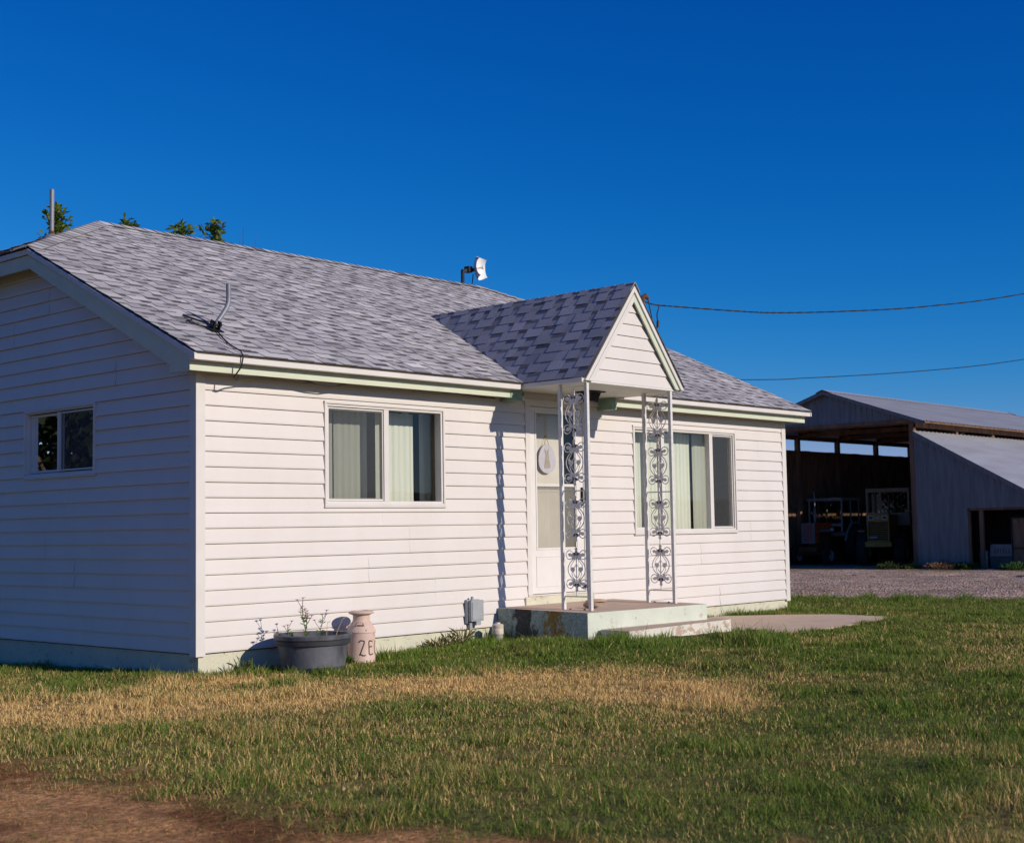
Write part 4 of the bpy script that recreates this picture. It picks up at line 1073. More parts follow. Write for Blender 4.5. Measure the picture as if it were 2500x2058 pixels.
mb = MB(); a, b = .085, .055
t4 = [(lx+sx*a, ly+sy*a, lz-.0145) for sx, sy in ((-1,-1),(1,-1),(1,1),(-1,1))]; b4 = [(lx+sx*b, ly+sy*b, lz-.105) for sx, sy in ((-1,-1),(1,-1),(1,1),(-1,1))]
mb.mesh(t4+b4, [(4,5,6,7)]+[(i,(i+1)%4,(i+1)%4+4,i+4) for i in range(4)]); mb.build('lamp_glass', M['dark_metal'], pl2)

# ------------------------------------------------------------------ things on the roof
def roofpipe(): pass
vx, vy, vz = .43, 3.092, 3.951
vent = empty('vent_pipe', (vx,vy,vz), 'straight grey vent pipe with flashing standing at the clipped gable end', 'vent pipe')
mb = MB(); mb.tube([(vx,vy,vz-.05),(vx,vy,vz+.50)], .0225, 16); mb.build('pipe', M['grey_pipe'], vent, smooth=True)
mb = MB(); mb.lathe([(.095,-.05),(.09,.0),(.06,.028),(.036,.038),(.03,.045)], (vx,vy,vz), 24, cap=False); mb.build('flashing', M['grey_pipe'], vent, smooth=True)
mb = MB(); mb.lathe([(.031,.03),(.033,.05),(.024,.075)], (vx,vy,vz), 16, cap=False); mb.build('collar', M['rust'], vent, smooth=True)
mx, my, mz = .395, .309, 2.71
mast = empty('bent_mast', (mx,my,mz), 'bent grey antenna mast with black foot on the front roof slope', 'mast')
mb = MB(); mb.tube([(mx+.01,my,mz+.035),(mx+.035,my,mz+.085),(mx+.085,my,mz+.15),(mx+.130,my,mz+.215),(mx+.148,my,mz+.26),(mx+.152,my,mz+.31),(mx+.150,my,mz+.43)], .021, 14); mb.build('pipe', M['grey_pipe'], mast, smooth=True)
mb = MB(); 
U_ = Vector((1,0,0)); V_ = Vector((0,1,SL)).normalized(); Nn_ = Vector((0,-SL,1)).normalized(); O_ = Vector((mx,my,roof_z(my)))+Nn_*.014
mb.obox(O_-U_*.06-V_*.07, U_*.12, V_*.14, Nn_*.006); mb.obox(O_-U_*.035-V_*.03+Nn_*.0065, U_*.012, V_*.07, Nn_*.07); mb.obox(O_+U_*.025-V_*.03+Nn_*.0065, U_*.012, V_*.07, Nn_*.07)
mb.tube([O_-U_*.05+Nn_*.045, O_+U_*.06+Nn_*.045], .012, 10); mb.build('foot', M['dark_metal'], mast)
mb = MB(); s0 = Vector((.278,.613,roof_z(.613)))+Nn_*.022; mb.tube([O_+Nn_*.03, s0], .008, 8); mb.build('strut', M['dark_metal'], mast)
# cable
mb = MB(); rp = lambda x, y, h=.022: (x, y, roof_z(y)+h)
cp = [rp(.30,.50),rp(.22,.46),rp(.25,.38),rp(.36,.26),rp(.37,.22),rp(.30,.05),rp(.25,-.12),rp(.235,-.28,.03),(.235,-.315,2.42),(.225,-.30,2.33),(.20,-.235,2.25),(.23,-.215,2.235),(.30,-.215,2.262),(.42,-.19,2.276),(.9,-.17,2.292),(1.15,-.17,2.262),(1.3,-.17,2.258),(1.5,-.17,2.288),(2.2,-.16,2.29),(3.1,-.12,2.284),(3.5,-.10,2.276)]
mb.tube(cp, .0065, 6); tag(mb.build('cable', M['cable'], None, smooth=True), 'thin black cable running from the bent mast down over the eave', 'cable')
# dish antenna behind the ridge
dy_ = 4.32; dxm = 7.62; zr = roof_z(HW-dy_)
dish = empty('dish_antenna', (dxm,dy_,zr), 'white square grid dish antenna on a short black mast at the ridge', 'antenna')
mb = MB(); mb.tube([(dxm,dy_,zr-.05),(dxm,dy_,4.70)], .026, 12); mb.box(dxm-.06,dxm+.06,dy_-.06,dy_+.06,zr-.02,zr+.03); mb.build('mast', M['dark_metal'], dish)
mb = MB(); mb.bar((dxm-.01,dy_,4.70),(dxm+.22,dy_-.02,4.745),.05,.05); mb.box(dxm+.07,dxm+.15,dy_-.06,dy_+.04,4.69,4.78); mb.build('bracket', M['dark_metal'], dish, bevel=.005)
mb = MB(); nA = 12; vs = []
axd = Vector((.30,-.95,.05)).normalized(); sd = Vector((.95,.30,0)).normalized(); ud = axd.cross(sd)*-1
if ud.z < 0: ud = -ud
c0 = Vector((dxm+.235,dy_-.03,4.76))
for i in range(nA+1):
    for j in range(nA+1):
        a, b = (i/nA*2-1), (j/nA*2-1); 
        rnd = 1-.16*(a*a*b*b)+.06*math.cos(3*a)*b*b; p = c0+sd*a*.145*rnd+ud*b*.165*rnd+axd*(.09*(a*a)+.05*b*b); vs.append(p)
for k in (0, 1):
    mb.mesh([v-axd*.012*k for v in vs], [(i*(nA+1)+j, (i+1)*(nA+1)+j, (i+1)*(nA+1)+j+1, i*(nA+1)+j+1) for i in range(nA) for j in range(nA)])
mb.build('reflector', M['dish'], dish, smooth=True)
mb = MB(); mb.tube([c0+axd*.0, c0+axd*.11], .012, 10); mb.tube([c0+axd*.11, c0+axd*.14], .026, 12); mb.build('feed', M['dish'], dish, smooth=True)
mb = MB(); mb.tube([(dxm+.2,dy_-.02,4.68),(dxm+.20,dy_+.0,4.55),(dxm+.14,dy_+.02,zr-.02)], .008, 6); mb.build('lead', M['cable'], dish)
# service mast and lines
sx_, sy_ = 7.36, .9; szr = roof_z(sy_)
serv = empty('service_mast', (sx_,sy_,szr), 'rusty electric service mast on the roof behind the porch gable', 'service mast')
mb = MB(); mb.tube([(sx_,sy_,szr-.1),(sx_,sy_,3.80)], .028, 12); mb.build('pipe', M['grey_pipe'], serv, smooth=True)
mb = MB(); mb.tube([(sx_,sy_,3.78),(sx_-.005,sy_,3.86),(sx_+.04,sy_-.01,3.885),(sx_+.09,sy_-.02,3.85)], [.028,.034,.032,.022], 10); mb.build('weatherhead', M['rust'], serv, smooth=True)
mb = MB(); mb.tube([(sx_+.09,sy_-.02,3.84),(sx_+.15,sy_-.03,3.60),(sx_+.12,sy_-.02,3.48),(sx_+.20,sy_-.04,3.42),(sx_+.245,sy_-.05,3.52),(sx_+.23,sy_-.05,3.66),(sx_+.27,sy_-.06,3.775),(sx_+.36,sy_-.08,3.79)], .008, 6)
mb.tube([(sx_+.24,sy_-.05,3.50),(sx_+.25,sy_-.05,3.58)], .018, 8); mb.build('drip_loop', M['cable'], serv, smooth=True)
def cat(pts, r, label, twist=0):
    mb = MB(); out = []
    P = [Vector(p) for p in pts]
    for i in range(len(P)-1):
        p0, p1, p2, p3 = P[max(i-1,0)], P[i], P[i+1], P[min(i+2,len(P)-1)]
        for k in range(14):
            t = k/14; out.append(.5*((2*p1)+(p2-p0)*t+(2*p0-5*p1+4*p2-p3)*t*t+(3*p1-p0-3*p2+p3)*t*t*t))
    out.append(P[-1])
    if twist:
        for ph in (0, math.pi):
            q = []
            for i in range(len(out)-1):
                for k in range(3):
                    v = out[i].lerp(out[i+1], k/3); s_ = (i*3+k); q.append(v+Vector((0,0,math.cos(s_*.5+ph)))*r*.5+Vector((.3,.9,0))*math.sin(s_*.5+ph)*r*.5)
            mb.tube(q, r*.8, 6)
    else: mb.tube(out, r, 6)
    return tag(mb.build('power_line', M['cable'], None, smooth=True), label, 'power line')
W1 = [(7.415,.897,3.806),(7.574,.862,3.784),(7.867,.799,3.788),(9.026,.548,3.817),(9.788,.382,3.856),(11.148,.087,3.986),(12.856,-.283,4.192),(15.312,-.815,4.601),(20,-1.83,5.6),(25,-2.92,6.95),(30,-4,8.6)]
cat(W1, .0085, 'twisted black power line running off from the service mast behind the porch gable', 1)
W2 = [(27,42.9,8.4),(36,33.4,7.55),(44.993,23.864,7.302),(47.176,21.556,7.341),(49.545,19.053,7.481),(51.922,16.539,7.715),(53.768,14.588,8.022),(58,10.1,8.85)]
cat(W2, .017, 'thin dark power line crossing the sky above the metal shed roof')
def pole(x, y, h):
    zb = gz(x, y); p = empty('utility_pole', (x,y,zb), 'brown wooden utility pole carrying a power line', 'utility pole', 'utility poles')
    mb = MB(); mb.tube([(x,y,zb-.5),(x,y,zb+h)], [.15,.10], 12); mb.build('pole', M['bark'], p, smooth=True)
    mb = MB(); mb.box(x-.06,x+.06,y-.7,y+.7,zb+h-.5,zb+h-.38); mb.build('cross_arm', M['bark'], p)
pole(30.1,-4,9.2); pole(26.9,43,9.3); pole(58.1,10,9.6)

# ------------------------------------------------------------------ trees behind the house
def tree(x, y, tip, label, seed, spread=1.5):
    rr = random.Random(seed); zb = gz(x, y); H = tip-zb
    t = empty('tree', (x,y,zb), label, 'tree', 'trees behind the house')
    mb = MB(); axis_ = lambda s: Vector((x+.10*math.sin(3*s+seed)*s, y+.1*math.cos(2.5*s+seed)*s, zb+H*s))
    mb.tube([axis_(i/10) for i in range(11)], [.13*(1-.09*i)+.006 for i in range(11)], 10)
    pts = []; dirs = []
    nb = 46
    for i in range(nb):
        s = .28+.70*i/nb; b = axis_(s); a = i*2.4+rr.uniform(-.4,.4)
        L_ = spread*(1-s)**.75*1.25*rr.uniform(.75,1.15)+.20
        d = Vector((math.cos(a), math.sin(a), rr.uniform(.7,1.3))).normalized()
        m_ = b+d*L_*.5; e = b+d*L_+Vector((0,0,L_*.18))
        mb.tube([b, m_, e], [.03*(1-s)+.006, .02*(1-s)+.004, .003], 5)
        for k in range(max(34, int(60*L_))):
            q = rr.random()**.7; p = b.lerp(m_, q*2) if q < .5 else m_.lerp(e, q*2-1)
            pts.append(p+Vector((rr.gauss(0,.05),rr.gauss(0,.05),rr.gauss(0,.05))))
            dd = (e-b).normalized()*.7+Vector((rr.gauss(0,.7),rr.gauss(0,.7),rr.gauss(.25,.5))); dirs.append(dd)
    for k in range(150):
        s = 1-.10*rr.random(); p = axis_(s); pts.append(p); dirs.append(Vector((rr.gauss(0,.7),rr.gauss(0,.7),.8)))
    mb.build('trunk', M['bark'], t, smooth=True)
    leafcloud('crown', np.array([tuple(p) for p in pts]), np.array([tuple(p) for p in dirs]), .23, .085, (.06,.11,.015), (.20,.25,.04), t, droop=.25)
tree(12.35, 24, 9.75, 'green leafy tree behind the house showing beside the vent pipe', 1)
tree(14.5, 24, 9.73, 'green tree whose tip barely shows above the ridge left of the others', 2, 1.2)
tree(16.36, 24, 9.90, 'yellow green tree tip above the ridge left of the tallest tree', 3, 1.5)
tree(17.45, 24, 10.15, 'tallest dark green tree tip showing above the ridge', 4, 1.7)
def big_tree(x, y, h, rad, label, seed):
    rr = random.Random(seed); zb = gz(x, y); tr = empty('tree', (x,y,zb), label, 'tree', 'shade trees left of the house')
    mb = MB(); mb.tube([(x,y,zb-.2),(x+.1,y,zb+h*.3),(x,y+.1,zb+h*.7)], [.3,.22,.06], 10)
    pts = []; dirs = []
    for i in range(60):
        a = i*2.4; s = .22+.75*i/60; b = Vector((x,y,zb+h*.7*s)); d = Vector((math.cos(a),math.sin(a),rr.uniform(-.1,.9)))
        e = b+d*rad*math.sin(math.pi*min(1,.15+.8*s))*rr.uniform(.7,1.1)+Vector((0,0,h*.12)); mb.tube([b,(b+e)/2,e],[.07*(1-s)+.02,.03,.01],5)
        for k in range(190):
            p = b.lerp(e, .3+.75*rr.random()); pts.append(tuple(p+Vector((rr.gauss(0,.35),rr.gauss(0,.35),rr.gauss(0,.3))))); dirs.append((rr.gauss(0,1),rr.gauss(0,1),rr.gauss(0,.7)))
    mb.build('trunk', M['bark'], tr, smooth=True)
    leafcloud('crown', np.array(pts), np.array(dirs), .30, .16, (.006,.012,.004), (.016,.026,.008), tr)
big_tree(-8.5, 17, 9, 3.6, 'large leafy shade tree on the lawn left of the house', 31)
big_tree(-13.5, 13, 10, 4.0, 'second large shade tree left of the house', 32)
big_tree(-12, 22, 11, 4.0, 'third large shade tree left of the house', 33)
mb = MB(); bx_, by_ = 18.46, 24
mb.tube([(bx_,by_,gz(bx_,by_)),(bx_+.02,by_,6),(bx_-.02,by_,8.5),(bx_+.03,by_,10.2)], [.07,.05,.02,.006], 6); mb.tube([(bx_,by_,8),(bx_+.3,by_-.1,9.1),(bx_+.42,by_-.1,9.9)], [.02,.012,.005], 5); mb.tube([(bx_-.01,by_,8.8),(bx_-.12,by_,9.4),(bx_-.1,by_,9.8)], [.012,.008,.004], 5)
tag(mb.build('bare_sapling', M['bark'], None, smooth=True), 'thin bare twigs rising above the ridge beside the trees', 'sapling')

# ------------------------------------------------------------------ barn
BX0, BX1 = 40., 57.; RY, RZb = 16.71, 5.93; YL, YR = 20.12, 13.3; EVL, EVR = 20.75, 12.72; BS = .345
bz = lambda y: RZb-BS*abs(y-RY)
GB = -.74
barn = empty('machine_shed', (BX0+8,RY,GB), 'open fronted grey metal machine shed with lean-to beyond the gravel yard', 'shed')
def corr(mb, T, u0, u1, lo, hi, pitch=.23, depth=.02):
    """ribbed sheet; T(u, out, z)"""
    n = max(1, int(round((u1-u0)/pitch)))
    for i in range(n):
        a = u0+(u1-u0)*i/n; w_ = (u1-u0)/n; k = [a, a+w_*.62, a+w_*.72, a+w_*.90, a+w_]; o = [0, 0, depth, depth, 0]
        for (p, q, op, oq) in zip(k[:-1], k[1:], o[:-1], o[1:]):
            mb.poly([T(p,op,lo(p)), T(q,oq,lo(q)), T(q,oq,hi(q)), T(p,op,hi(p))])
mb = MB()
TB = lambda y, o, z: (BX0-o, y, z)
mb2 = MB(); corr(mb, TB, YR-.02, YL+.02, lambda y: 4.66, lambda y: bz(y)-.05)
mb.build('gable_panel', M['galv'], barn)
for nm, ya, yb in (('roof', RY, EVR), ('roof', EVL, RY)):
    mb = MB()
    corr(mb, lambda x, o, t, ya=ya, yb=yb: (x, ya+(yb-ya)*t, bz(ya+(yb-ya)*t)+o), BX0-.25, BX1+.25, lambda x: 0., lambda x: 1., .34, .022)
    mb.build(nm, M['galvroof'], barn)
mb = MB(); 
for sg in (-1, 1):
    y1 = RY+sg*.3; mb.poly([(BX0-.27,RY,RZb+.04),(BX1+.27,RY,RZb+.04),(BX1+.27,y1,bz(y1)+.03),(BX0-.27,y1,bz(y1)+.03)])
mb.build('ridge_cap', M['galvroof'], barn)
mb = MB()
for ya, yb in ((RY, EVR), (RY, EVL)):
    for xx in (BX0-.24,):
        mb.poly([(xx,ya,bz(ya)-.02),(xx,yb,bz(yb)-.02),(xx,yb,bz(yb)-.14),(xx,ya,bz(ya)-.14)]); mb.poly([(xx,ya,bz(ya)-.14),(xx,yb,bz(yb)-.14),(xx+.24,yb,bz(yb)-.14),(xx+.24,ya,bz(ya)-.14)])
mb.build('rake_trim', M['galv'], barn)
# timber frame: rafters, purlins, girts
mb = MB()
for xx in np.arange(BX0+.25, BX1+.1, 3.35):
    for ya, yb in ((RY, EVR+.05), (RY, EVL-.05)): mb.bar((xx,ya,bz(ya)-.16),(xx,YR+.1 if yb < RY else YL-.1,bz(YL-.1)-.16),.06,.18)
    mb.bar((xx,YR+.1,4.56),(xx,YL-.1,4.56),.06,.16)
for t in np.linspace(.05, .98, 7):
    for e in (EVR, EVL):
        y = RY+(e-RY)*t; mb.bar((BX0,y,bz(y)-.05),(BX1,y,bz(y)-.05),.05,.08)
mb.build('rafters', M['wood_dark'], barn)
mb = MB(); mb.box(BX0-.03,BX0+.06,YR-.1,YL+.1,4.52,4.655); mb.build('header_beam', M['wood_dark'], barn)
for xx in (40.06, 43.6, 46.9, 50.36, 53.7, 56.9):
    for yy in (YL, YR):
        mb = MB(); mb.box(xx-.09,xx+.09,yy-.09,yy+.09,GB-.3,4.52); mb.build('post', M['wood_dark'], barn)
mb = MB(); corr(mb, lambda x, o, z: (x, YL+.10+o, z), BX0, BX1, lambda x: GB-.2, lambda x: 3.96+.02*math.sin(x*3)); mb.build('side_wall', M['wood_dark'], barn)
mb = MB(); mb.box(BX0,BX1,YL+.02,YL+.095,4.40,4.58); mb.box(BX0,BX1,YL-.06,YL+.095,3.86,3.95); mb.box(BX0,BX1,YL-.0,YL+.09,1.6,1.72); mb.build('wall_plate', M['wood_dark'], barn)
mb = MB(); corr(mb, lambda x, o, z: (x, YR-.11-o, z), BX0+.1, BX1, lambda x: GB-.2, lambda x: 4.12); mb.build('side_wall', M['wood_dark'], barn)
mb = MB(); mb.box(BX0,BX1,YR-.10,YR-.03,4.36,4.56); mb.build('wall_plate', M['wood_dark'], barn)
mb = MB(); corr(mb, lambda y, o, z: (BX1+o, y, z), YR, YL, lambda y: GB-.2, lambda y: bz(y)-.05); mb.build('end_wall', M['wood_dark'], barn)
# lean-to
LT, LS, LY1 = 4.22, .555, 7.4
lz_ = lambda y: LT-LS*(13.2-y)
mb = MB(); corr(mb, lambda x, o, t: (x, 13.2+(LY1-.4-13.2)*t, lz_(13.2+(LY1-.4-13.2)*t)+o), BX0-.15, BX1, lambda x: 0., lambda x: 1., .34, .022); mb.build('lean_to_roof', M['galvroof'], barn)
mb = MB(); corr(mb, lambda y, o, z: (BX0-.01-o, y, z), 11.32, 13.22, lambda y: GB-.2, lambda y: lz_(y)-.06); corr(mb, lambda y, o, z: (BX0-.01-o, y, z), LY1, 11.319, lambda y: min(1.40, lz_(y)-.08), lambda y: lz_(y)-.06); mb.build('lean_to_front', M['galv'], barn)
mb = MB(); mb.bar((BX0-.10,13.2,LT-.10),(BX0-.10,LY1-.3,lz_(LY1-.3)-.10),.10,.14); mb.build('lean_to_trim', M['galv'], barn)
mb = MB(); mb.box(BX0+.02,BX0+.1,LY1,11.3,1.32,1.46); mb.box(BX0+.03,BX0+.15,10.80,10.93,GB-.2,1.32); mb.box(BX0,BX0+.12,11.25,11.37,GB-.2,1.3); mb.box(BX0+.0,BX0+.1,13.2,13.4,GB-.2,4.5); mb.build('lean_to_post', M['wood_dark'], barn)
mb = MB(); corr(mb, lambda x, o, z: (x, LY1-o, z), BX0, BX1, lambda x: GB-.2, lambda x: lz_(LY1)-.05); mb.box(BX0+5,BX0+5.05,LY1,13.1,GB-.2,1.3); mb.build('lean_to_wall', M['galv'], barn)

# ------------------------------------------------------------------ machines in the shed
def wheel(mb, x, y, z, r, w_, lug=18):
    prof = [(r*.55,-w_/2),(r*.92,-w_/2),(r,-w_*.3),(r,w_*.3),(r*.92,w_/2),(r*.55,w_/2)]
    n = 30; vs = [(x+p*math.cos(2*math.pi*j/n), y+o, z+p*math.sin(2*math.pi*j/n)) for p, o in prof for j in range(n)]
    mb.mesh(vs, [(i*n+j,i*n+(j+1)%n,(i+1)*n+(j+1)%n,(i+1)*n+j) for i in range(len(prof)-1) for j in range(n)])
    for k in range(lug):
        a = 2*math.pi*k/lug; ca, sa = math.cos(a), math.sin(a)
        for sg in (-1, 1):
            mb.obox((x+ca*r*.97-sa*.02, y, z+sa*r*.97+ca*.02), (ca*.05,0,sa*.05), (-sa*.05,0,ca*.05), (-sa*.10*sg*0+0, sg*w_*.48, 0))
def rim(mb, x, y, z, r, w_):
    n = 24; prof = [(0,w_*.1),(r*.25,w_*.15),(r*.4,w_*.1),(r*.9,w_*.2),(r,w_*.45)]
    for sg in (-1, 1):
        vs = [(x+p*math.cos(2*math.pi*j/n), y+sg*o, z+p*math.sin(2*math.pi*j/n)) for p, o in prof for j in range(n)]
        mb.mesh(vs, [(i*n+j,i*n+(j+1)%n,(i+1)*n+(j+1)%n,(i+1)*n+j) for i in range(len(prof)-1) for j in range(n)])
def tractor():
    t = empty('tractor', (0,0,0), 'red orange tractor with pale cab parked in the dark shed', 'tractor')
    b = lambda name, mat, f, bev=.015: (lambda mb: (f(mb), mb.build(name, mat, t, bevel=bev))[1])(MB())
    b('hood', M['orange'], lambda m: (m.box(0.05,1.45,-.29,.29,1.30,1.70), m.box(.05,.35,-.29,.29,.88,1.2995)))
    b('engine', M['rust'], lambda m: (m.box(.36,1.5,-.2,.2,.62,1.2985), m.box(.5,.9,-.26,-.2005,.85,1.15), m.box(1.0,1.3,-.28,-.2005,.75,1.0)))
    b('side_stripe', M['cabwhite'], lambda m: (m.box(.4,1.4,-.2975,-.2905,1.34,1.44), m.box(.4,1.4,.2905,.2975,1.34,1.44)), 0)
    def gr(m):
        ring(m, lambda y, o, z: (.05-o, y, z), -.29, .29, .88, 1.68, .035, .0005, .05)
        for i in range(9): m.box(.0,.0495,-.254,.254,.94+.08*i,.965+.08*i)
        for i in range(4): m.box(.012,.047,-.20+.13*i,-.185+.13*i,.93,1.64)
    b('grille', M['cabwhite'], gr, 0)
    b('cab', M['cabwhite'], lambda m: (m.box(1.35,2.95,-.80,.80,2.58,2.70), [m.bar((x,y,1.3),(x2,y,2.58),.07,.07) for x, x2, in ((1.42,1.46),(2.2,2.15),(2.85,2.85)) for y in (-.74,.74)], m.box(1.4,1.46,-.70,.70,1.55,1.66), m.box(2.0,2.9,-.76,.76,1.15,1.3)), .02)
    b('cab_glass', M['cabglass'], lambda m: (m.poly([(1.44,-.7,1.66),(1.44,.7,1.66),(1.46,.7,2.58),(1.46,-.7,2.58)]), [m.poly([(1.46,y,1.3),(2.83,y,1.3),(2.83,y,2.58),(1.48,y,2.58)]) for y in (-.745,.745)]), 0)
    b('exhaust', M['cabwhite'], lambda m: (m.tube([(.80,.12,1.7),(.80,.12,2.25)], .055, 12), m.tube([(.80,.12,2.25),(.80,.12,2.78),(.76,.12,2.95)], .03, 10)), 0)
    b('fender', M['cabwhite'], lambda m: [m.tube([(1.55,y,.95),(1.75,y,1.35),(2.1,y,1.66),(2.6,y,1.70)], .05, 6) for y in (-.8,.8)], 0)
    b('front_axle', M['rust'], lambda m: (m.box(.25,.45,-.75,.75,.42,.56), m.box(-.08,.05,-.40,.40,.55,.75)))
    b('headlight', M['lens'], lambda m: m.tube([(1.30,-.38,1.42),(1.24,-.38,1.42)], .07, 14), 0)
    for y in (-.72, .72):
        wv = b('wheel', M['tyre'], lambda m: wheel(m, .35, y, .40, .40, .20, 14), 0)
        mb = MB(); rim(mb, .35, y, .40, .23, .2); mb.build('rim', M['cabwhite'], wv)
    for y in (-.95, .95):
        wv = b('wheel', M['tyre'], lambda m: wheel(m, 2.35, y, .78, .78, .42, 20), 0)
        mb = MB(); rim(mb, 2.35, y, .78, .44, .42); mb.build('rim', M['orange'], wv)
    t.location = (42.55, 19.15, GB+.02)
tractor()
def loader():
    t = empty('loader', (0,0,0), 'yellow wheeled loader with square radiator front parked beside the tractor', 'loader')
    b = lambda name, mat, f, bev=.015: (lambda mb: (f(mb), mb.build(name, mat, t, bevel=bev))[1])(MB())
    def front(m):
        ring(m, lambda y, o, z: (.06-o, y, z), -.42, .42, .95, 2.0, .05, .0, .07, ws=(.05,.05,.05,.30))
        m.box(.0605,.16,-.42,.42,.95,2.0); m.box(-.12,.2,-.50,.50,.74,.945)
    b('radiator_shell', M['yellow'], front)
    b('grille', M['tyre'], lambda m: [m.box(.03,.0595,-.37,.37,1.01+.07*i,1.05+.07*i) for i in range(10)], 0)
    b('hood', M['yellow'], lambda m: m.box(.1605,1.75,-.40,.40,1.1,1.98))
    for y in (-.26, .26):
        hl_ = b('headlight', M['lens'], lambda m: ring(m, lambda yy, o, z: (-.0105-o, yy, z), y-.1, y+.1, 1.78, 1.93, .02, .0, .012), 0)
        mb = MB(); mb.box(-.016,-.0106,y-.08,y+.08,1.80,1.91); mb.build('lens', M['rust'], hl_)
    b('badge', M['cabwhite'], lambda m: (m.lathe([(.0,-.0),(.06,.0)], (0,0,0), 4) if 0 else m.box(-.016,-.0105,-.07,.07,1.81,1.90)), .004)
    b('plate', M['cabwhite'], lambda m: m.box(.018,.029,-.32,-.04+.0,1.06,1.15) if 0 else m.box(.02,.0295,.05,.34,1.06,1.15), 0)
    def cabf(m):
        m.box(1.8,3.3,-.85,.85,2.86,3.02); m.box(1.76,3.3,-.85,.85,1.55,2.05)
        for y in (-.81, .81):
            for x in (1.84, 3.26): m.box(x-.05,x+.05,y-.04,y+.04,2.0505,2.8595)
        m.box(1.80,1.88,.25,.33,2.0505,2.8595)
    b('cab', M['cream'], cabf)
    b('cab_glass', M['cabglass'], lambda m: (m.poly([(1.84,-.77,2.06),(1.84,.25,2.06),(1.84,.25,2.85),(1.84,-.77,2.85)]), m.poly([(1.86,.81,2.06),(3.2,.81,2.06),(3.2,.81,2.85),(1.86,.81,2.85)]), m.poly([(3.3,-.77,2.06),(3.3,.77,2.06),(3.3,.77,2.85),(3.3,-.77,2.85)])), 0)
    b('exhaust', M['rust'], lambda m: m.tube([(1.2,-.18,1.98),(1.2,-.18,2.75)], .045, 10), 0)
    b('fender', M['cream'], lambda m: [m.obox((1.7,y,1.3),(1.4,0,0),(0,.3,0),(0,0,.08)) for y in (-1.2,.9)])
    for x, y, r in ((.75,-.72,.62),(.75,.72,.62),(2.55,-1.02,.80),(2.55,1.02,.80)):
        wv = b('wheel', M['tyre'], lambda m: wheel(m, x, y, r, r, .40, 18), 0)
        mb = MB(); rim(mb, x, y, r, r*.52, .4); mb.build('rim', M['yellow'], wv)
    t.location = (42.25, 15.92, GB+.02); t.rotation_euler = (0, 0, R(15))
loader()
# odds and ends under the lean-to
kx, ky, kz = 40.9, 10.42, GB+.02
k = empty('pet_kennel', (kx,ky,kz), 'grey topped plastic pet kennel with dark base under the lean-to', 'kennel')
mb = MB(); pr = [(-.42,.02),(.42,.02),(.45,.42),(-.45,.42)]
n = 4; vs = [(kx-.28,ky+y,kz+z) for y,z in pr]+[(kx+.28,ky+y,kz+z) for y,z in pr]; mb.mesh(vs, [(0,1,2,3),(7,6,5,4)]+[(i,i+n,(i+1)%n+n,(i+1)%n) for i in range(n)]); mb.build('base', M['kennel_dark'], k, bevel=.02)
mb = MB(); pr = [(-.48,.425),(.48,.425),(.48,.455),(.43,.46),(.40,.80),(.36,.85),(-.36,.85),(-.40,.80),(-.43,.46),(-.48,.455)]; n = len(pr)
vs = [(kx-.29,ky+y,kz+z) for y,z in pr]+[(kx+.29,ky+y,kz+z) for y,z in pr]; mb.mesh(vs, [tuple(range(n)), tuple(range(2*n-1,n-1,-1))]+[(i,i+n,(i+1)%n+n,(i+1)%n) for i in range(n)]); mb.build('top', M['kennel'], k, bevel=.02)
mb = MB()
for i in range(6): mb.box(kx-.26,kx-.2905-.004,ky-.3+.1*i-.05,ky-.28+.1*i-.05,kz+.5,kz+.7) if 0 else mb.box(kx-.297,kx-.2905,ky-.28+.1*i,ky-.25+.1*i,kz+.52,kz+.70)
mb.build('vent', M['kennel_dark'], k)
gx0, gy0 = 40.75, 11.12
tb = empty('trash_can', (gx0,gy0,kz), 'small ribbed metal trash can left of the pet kennel', 'trash can')
mb = MB(); n = 40; vs = []
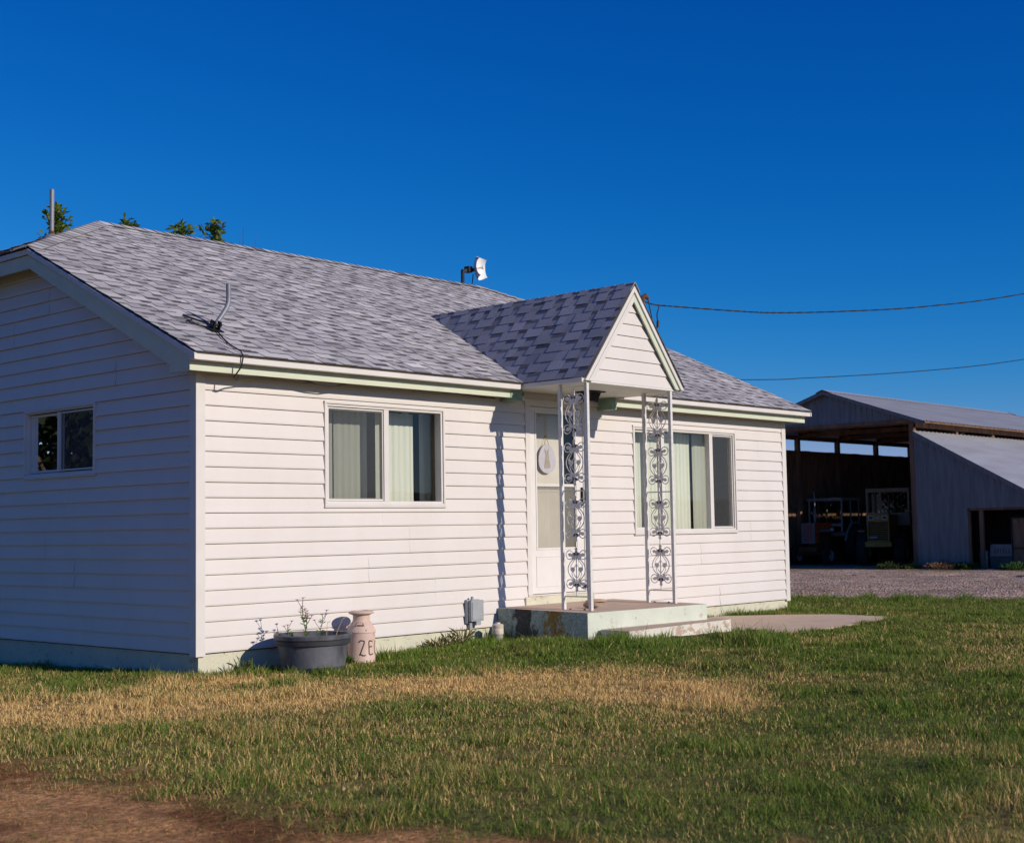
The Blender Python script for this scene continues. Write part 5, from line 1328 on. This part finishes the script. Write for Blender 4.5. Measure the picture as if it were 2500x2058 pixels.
for r_, z in ((.16,0),(.165,.05),(.185,.58),(.19,.60)):
    for j in range(n): a = 2*math.pi*j/n; rr_ = r_*(1+.03*(j % 2)*(0.04 < z < .59)); vs.append((gx0+rr_*math.cos(a), gy0+rr_*math.sin(a), kz+z))
mb.mesh(vs, [(i*n+j,i*n+(j+1)%n,(i+1)*n+(j+1)%n,(i+1)*n+j) for i in range(3) for j in range(n)]); mb.build('bin', M['bin'], tb)
mb = MB(); mb.lathe([(.197,.585),(.197,.612),(.10,.645),(.03,.65),(.0,.65)], (gx0,gy0,kz), 32, cap=False); mb.tube([(gx0-.05,gy0,kz+.64),(gx0-.03,gy0,kz+.68),(gx0+.03,gy0,kz+.68),(gx0+.05,gy0,kz+.64)], .008, 6); mb.build('lid', M['bin'], tb, smooth=True)
gt = empty('leaning_gate', (40.5,9.4,kz), 'dark framed gate panel leaning in the lean-to opening', 'gate')
mb = MB(); ring(mb, lambda y, o, z: (40.42-o, y, z), 8.3, 9.97, kz, kz+1.78, .035, 0, .035); mb.box(40.385,40.42,8.34,9.93,kz+.70,kz+.735); mb.build('frame', M['dark_metal'], gt)
mb = MB(); mb.box(40.43,40.45,8.34,9.93,kz+.04,kz+1.74); mb.build('panel', M['wood_dark'], gt)
mb = MB(); mb.box(40.37,40.384,9.72,9.86,kz+1.60,kz+1.68); mb.build('tag', M['cream'], gt)
# weeds in front of the shed
gw = 'weeds in front of the shed'
weed('weed', 38.9,13.75,.75,.42,420,(.03,.06,.02),(.10,.13,.03),'low green weeds at the right foot of the shed opening','weed',.05,gw,L=.16)
weed('weed', 39.2,13.1,.50,.30,300,(.10,.13,.02),(.22,.24,.05),'bright yellow green weed clump before the lean-to wall','weed',.05,gw,L=.14)
weed('weed', 39.3,12.0,.95,.55,900,(.16,.09,.05),(.34,.21,.12),'brown dead bush in front of the lean-to wall','weed',.04,gw,L=.13)
weed('weed', 39.4,11.2,.55,.40,380,(.03,.07,.02),(.07,.12,.03),'dark green weeds at the corner of the lean-to opening','weed',.05,gw,L=.16)
weed('weed', 39.2,9.4,.7,.45,420,(.03,.08,.02),(.08,.15,.04),'green weeds in front of the leaning gate at the frame edge','weed',.05,gw,L=.16)
